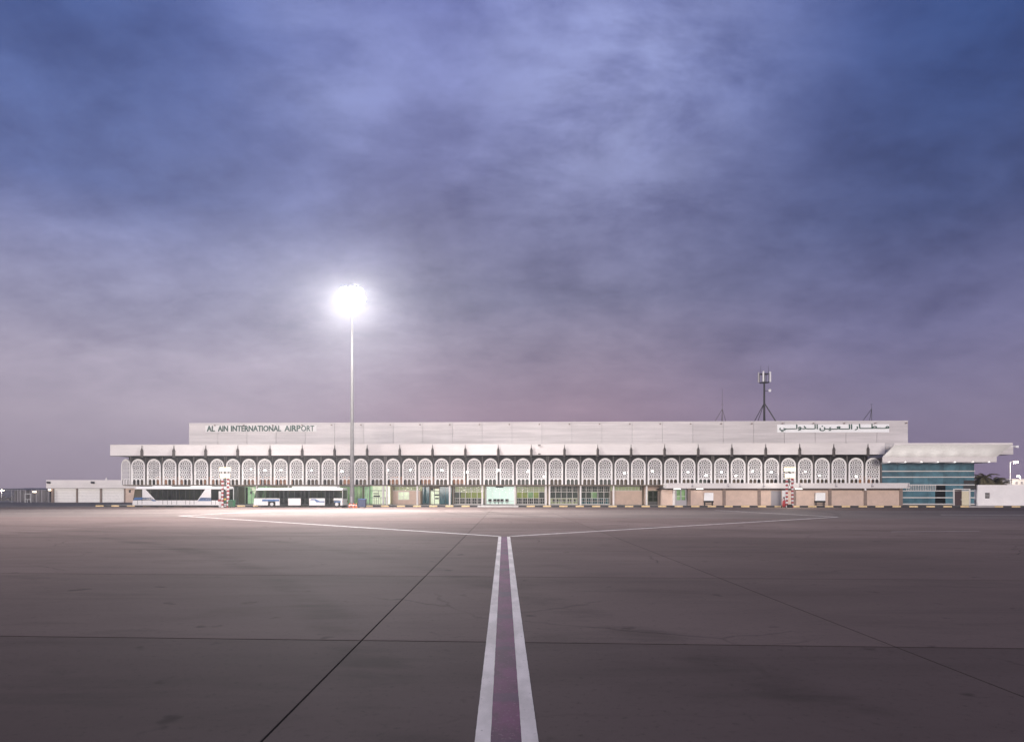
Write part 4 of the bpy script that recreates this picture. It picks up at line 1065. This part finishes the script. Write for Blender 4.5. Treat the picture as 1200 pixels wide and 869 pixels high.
bus(155.6, 264.5, -8.4, 'long white airport bus with blue swoosh behind the left floodlight tower', dict(
    sill=586.0, head=572.9, roof=569.6, nose=True, doors=[], wheels=[],
    pods=[(176, 192, 568.7), (221, 240, 568.9)], glass=[166, 178, 184, 190.5, 196, 201.5, 207, 217.5, 227.5, 236, 247.5, 257.5, 264],
    livery=[([(q, 590.7), (q+.35, 590.7), (q+.35, 586.0), (q, 586.0)], 'dark', 'panel_gap') for q in (161, 166.3, 190.6, 196, 201, 207, 217.3, 222.3, 227.3, 247.6, 252.5, 257.3)] + [([(166.8, 585.4), (182, 585.4), (170.5, 573), (166.8, 573)], 'white', 'side_panel'),
            ([(156.2, 585.9), (158.0, 582.6), (177.5, 582.6), (183.3, 586.9), (179.0, 586.9), (176, 584.8), (156.4, 584.9)], 'blue', 'blue_swoosh'),
            ([(231.5, 585.9), (240.5, 573), (247.3, 573), (247.3, 585.9)], 'white', 'side_panel'),
            ([(231.8, 586.6), (235.0, 582.7), (247.3, 582.7), (247.3, 586.6)], 'blue', 'blue_swoosh')]))
bus(297.6, 401.2, -8.6, 'white airport bus with rooftop unit and visible wheel left of the tall mast', dict(
    sill=583.6, head=574.3, roof=571.4, nose=True, doors=[(327.8, 337.6), (352.5, 362.2), (380.8, 391.2)], wheels=[318.4, 386+8.5],
    pods=[(341, 393, 569.6)], glass=[303.5, 310, 316, 322, 327.8, 337.6, 345, 352.5, 362.2, 371.5, 380.8, 391.2, 398.5],
    livery=[([(307, 587), (307.6, 584.7), (327.2, 584.7), (327.2, 587)], 'blue', 'blue_swoosh'),
            ([(363.5, 585.6), (365, 584.3), (369.5, 584.3), (375, 586.8), (380.3, 586.8), (380.3, 588.2), (371, 588.2), (368.5, 585.6)], 'blue', 'blue_swoosh'),
            ([(391.8, 586.8), (399.5, 586.8), (399.5, 588.2), (391.8, 588.2)], 'blue', 'blue_swoosh')]))

# ------------------------------------------------------------------ rooftop antennas
def on_roof(p, yl=7.0): return W(S(p, yl), yl, PZ1)
def ry(p, yl=7.0, s=40): return ZH(p, s, yl)
ta = empty('telecom_mast', on_roof(895.6), -TH, label='dark telecom mast with white panel antennas standing on the terminal roof', cat='antenna mast')
hz = ry(446) - PZ1; tz = ry(431.5) - PZ1
MB().tube((0, 0, -1.5), (0, 0, hz), .19, .15, 10).build('mast_pole', 'dark', ta)
le = MB()
for (dx, dy, r) in ((2.1, -.6, .10), (-2.2, -.8, .06), (1.0, 2.4, .06), (-.6, 2.4, .05)): le.tube((0, 0, ry(472)-PZ1), (dx*1.0, dy, -.3), r)
le.build('stay', 'dark', ta)
hdm = MB()
for z in (hz-.35, hz+1.15):
    for k in range(8):
        a, b = 2*math.pi*k/8, 2*math.pi*(k+1)/8; hdm.tube((.82*math.cos(a), .82*math.sin(a), z), (.82*math.cos(b), .82*math.sin(b), z), .05)
    hdm.tube((-.82, 0, z), (.82, 0, z), .05).tube((0, -.82, z), (0, .82, z), .05)
for k in range(8): a = 2*math.pi*k/8; hdm.tube((.82*math.cos(a), .82*math.sin(a), hz-.35), (.82*math.cos(a), .82*math.sin(a), hz+1.2), .03)
hdm.tube((0, 0, hz), (0, 0, hz+1.3), .12)
hdm.build('head_frame', 'dark', ta)
for x, y in ((-.45, -.88), (.92, -.35), (-.95, .1), (.3, .95)):
    MB().box(x-.13, x+.13, y-.08, y+.08, hz-.3, hz+1.5).build('panel_antenna', 'white' if y < .2 and x != -.95 else 'grey', ta, bevel=.02)
for x in (-.6, .72): MB().tube((x, 0, hz+1.15), (x, 0, hz+2.6), .035, .02).build('whip_antenna', 'dark', ta)
ds = MB().lathe([(.05, 0), (.22, -.05), (.26, -.16), (.24, -.17), (.05, -.06)], (.80, ry(458)-PZ1), 14, 'y', z0=-.3).build('dish', 'white', ta)
MB().tube((.15, 0, ry(458)-PZ1), (.8, -.3, ry(458)-PZ1), .04).build('dish_arm', 'dark', ta)
def whip(p, py_top, py_mid, label, legs_, m='pipe'):
    t = empty('whip_aerial', on_roof(p), -TH, label=label, cat='aerial', group='thin roof aerials')
    zt, zm = ry(py_top)-PZ1, ry(py_mid)-PZ1
    MB().tube((0, 0, -.3), (0, 0, zm), .045, .04).tube((0, 0, zm), (0, 0, zt), .035, .02).box(-.25, .25, -.02, .02, zm-.02+.8, zm+.02+.8).build('rod', m, t)
    l = MB()
    for dx, dy in legs_: l.tube((0, 0, zm), (dx, dy, -.3), .04)
    l.build('stay', m, t)
whip(846.4, 455, 479, 'thin pale roof aerial on splayed legs left of the telecom mast', [(-1.7, -.5), (.55, -.8), (.2, 1.2)])
whip(1021.5, 474, 479.5, 'short dark roof aerial with one long stay above the Arabic sign', [(-2.1, -.4), (.1, 1.2)], 'dark')

# ------------------------------------------------------------------ right background
fb = empty('distant_building', (0, 0, 0), label='pale flat roofed building beyond the white wall at the right edge', cat='building')
BY = 170.0
MB().box(gx(1186, BY), gx(1290, BY), BY, BY+15, 0, gz(561.5, BY)).build('wall', 'render', fb)
MB().box(gx(1186, BY)-.2, gx(1290, BY), BY-.2, BY+15.2, gz(561.5, BY)+.002, gz(560.8, BY)).build('parapet', 'fascia', fb)
for p in (1190, 1196): MB().box(gx(p, BY), gx(p+2.6, BY), BY-.06, BY-.002, gz(567, BY), gz(564, BY)).build('window', 'grey', fb)
def street_lamp(px_, Yd, pt, pl, label, e):
    t = empty('street_lamp', at(px_, Yd), 0, label=label, cat='street lamp', group='street lamps behind the right wall')
    h = ZY(pt, Yd); dx = (pl-px_)/800*Yd
    MB().tube((0, 0, 0), (0, 0, h), .13, .09, 8).build('pole', 'white', t)
    MB().tube((0, 0, h-.05), (dx*.7, 0, h+.25), .05).build('arm', 'white', t)
    MB().box(dx-.5, dx+.35, -.18, .18, h+.18, h+.32).build('lamp_head', 'grey', t)
    MB().lathe([(.15, -.22), (.42, -.12), (.42, .12)], (dx, 0), 12, z0=h).build('lamp_or_glare_face', 'e_street', t)
    point(t, (dx, 0, h-.6), e, (1, .86, .66), .3)
street_lamp(1183.6, 165, 541.2, 1190.5, 'tall street lamp on a pale pole right of the palms', 2500)
street_lamp(1196, 240, 557.8, 1193.5, 'distant lower street lamp just above the pale building', 1500)
fl2 = empty('street_lamp', at(1.8, 200), 0, label='distant glowing lamp at the extreme left horizon', cat='street lamp')
h = ZY(574.3, 200)
MB().tube((0, 0, 0), (0, 0, h), .12, .08).build('pole', 'grey', fl2); MB().lathe([(.2, -.15), (.6, 0), (.2, .15)], n=12, z0=h).build('lamp_or_glare_face', 'e_street', fl2)
point(fl2, (0, -.8, h), 600, (1, .86, .66), .3)

# palms
def palm(p, Yd, top, label, r_, seed):
    random.seed(seed); t = empty('palm_tree', at(p, Yd), 0, label=label, cat='palm tree', group='palms behind the white wall')
    h = ZY(top, Yd) - r_*.62
    MB().lathe([(.34, 0), (.24, .6), (.22, h*.6), (.27, h-.2), (.16, h+.1)], n=10).build('trunk', 'trunk', t)
    fr_, dry = MB(), MB()
    for k in range(60):
        az_ = random.uniform(0, 2*math.pi); el = R(random.uniform(-30, 85)); Lf = r_*random.uniform(.85, 1.12)
        tgt = dry if el < R(-12) and random.random() < .6 else fr_
        d = Vector((math.cos(az_), math.sin(az_), 0)); P = Vector((0, 0, h)); a = el; n = 9; seg = Lf/n
        side = Vector((-d.y, d.x, 0)); prev = P
        for j in range(n):
            a -= R(9 + 4*random.random()); q = prev + (d*math.cos(a) + Vector((0, 0, math.sin(a))))*seg
            dirv = (q-prev).normalized(); up = side.cross(dirv)
            tgt.tube(prev, q, .028*(1-j/n)+.008, n=3)
            ll = r_*.26*math.sin(math.pi*(j+1.2)/(n+1.6))
            for m in range(3):
                c0 = prev.lerp(q, m/3)
                for sg in (-1, 1):
                    tip = c0 + side*sg*ll*.85 + dirv*ll*.55 + up*(ll*.28 if el > 0 else 0) + Vector((0, 0, -ll*.22*random.random()))
                    tgt.poly([c0, c0+dirv*.13, tip])
            prev = q
    fr_.build('crown', 'frond', t); dry.build('dry_fronds', 'frond2', t)
palm(1153.5, 128, 551.5, 'tallest palm crown just right of the annex', 2.6, 1)
palm(1164.5, 132, 556.5, 'middle palm crown above the white wall', 2.3, 2)
palm(1174, 134, 560.5, 'lowest palm crown at the right of the three', 1.9, 5)

# far scrub line and low ridge on the horizon
sc_ = MB(); random.seed(5)
for k in range(700):
    x = random.uniform(-300, -118); y = random.uniform(168, 215); r0 = random.uniform(.3, 1.1)
    for q in range(5):
        dx, dy, dz = random.uniform(-r0, r0), random.uniform(-r0, r0), random.uniform(.05, r0*.9)
        a = random.uniform(0, 6.28); s_ = r0*.5
        sc_.poly([(x+dx, y+dy, dz-.2), (x+dx+s_*math.cos(a), y+dy+s_*math.sin(a), dz), (x+dx+s_*.3, y+dy, dz+s_)])
tag(sc_.build('scrub', 'scrub'), 'low dark scrub on the horizon at far left', kind='stuff')
hl = MB(); random.seed(9); pts = []
x = -1500
while x <= 1500: pts.append((x, 4 + 5*random.random() + 4*math.sin(x*.004))); x += 60
for (a, ha), (b, hb) in zip(pts[:-1], pts[1:]):
    hl.poly([(a, 900, -.05), (b, 900, -.05), (b, 930, hb), (a, 930, ha)]); hl.poly([(a, 930, ha), (b, 930, hb), (b, 1000, -.05), (a, 1000, -.05)])
tag(hl.build('hills', mat('far_hills', (.10, .085, .085), .9)), kind='structure')

# ------------------------------------------------------------------ haze
HAZE = True
if HAZE:
    hz_ = MB().box(-420, 420, -60, 1050, -1.1, 44).build('haze', None)
    m = bpy.data.materials.new('dusk_haze'); m.use_nodes = True; T = NT(m.node_tree); T.n.clear()
    v = T.new('ShaderNodeVolumePrincipled', {'Color': (.93, .92, .97, 1), 'Density': .0004, 'Anisotropy': .35})
    T.new('ShaderNodeOutputMaterial', {'Volume': v.outputs[0]})
    hz_.data.materials.append(m); tag(hz_, kind='stuff')
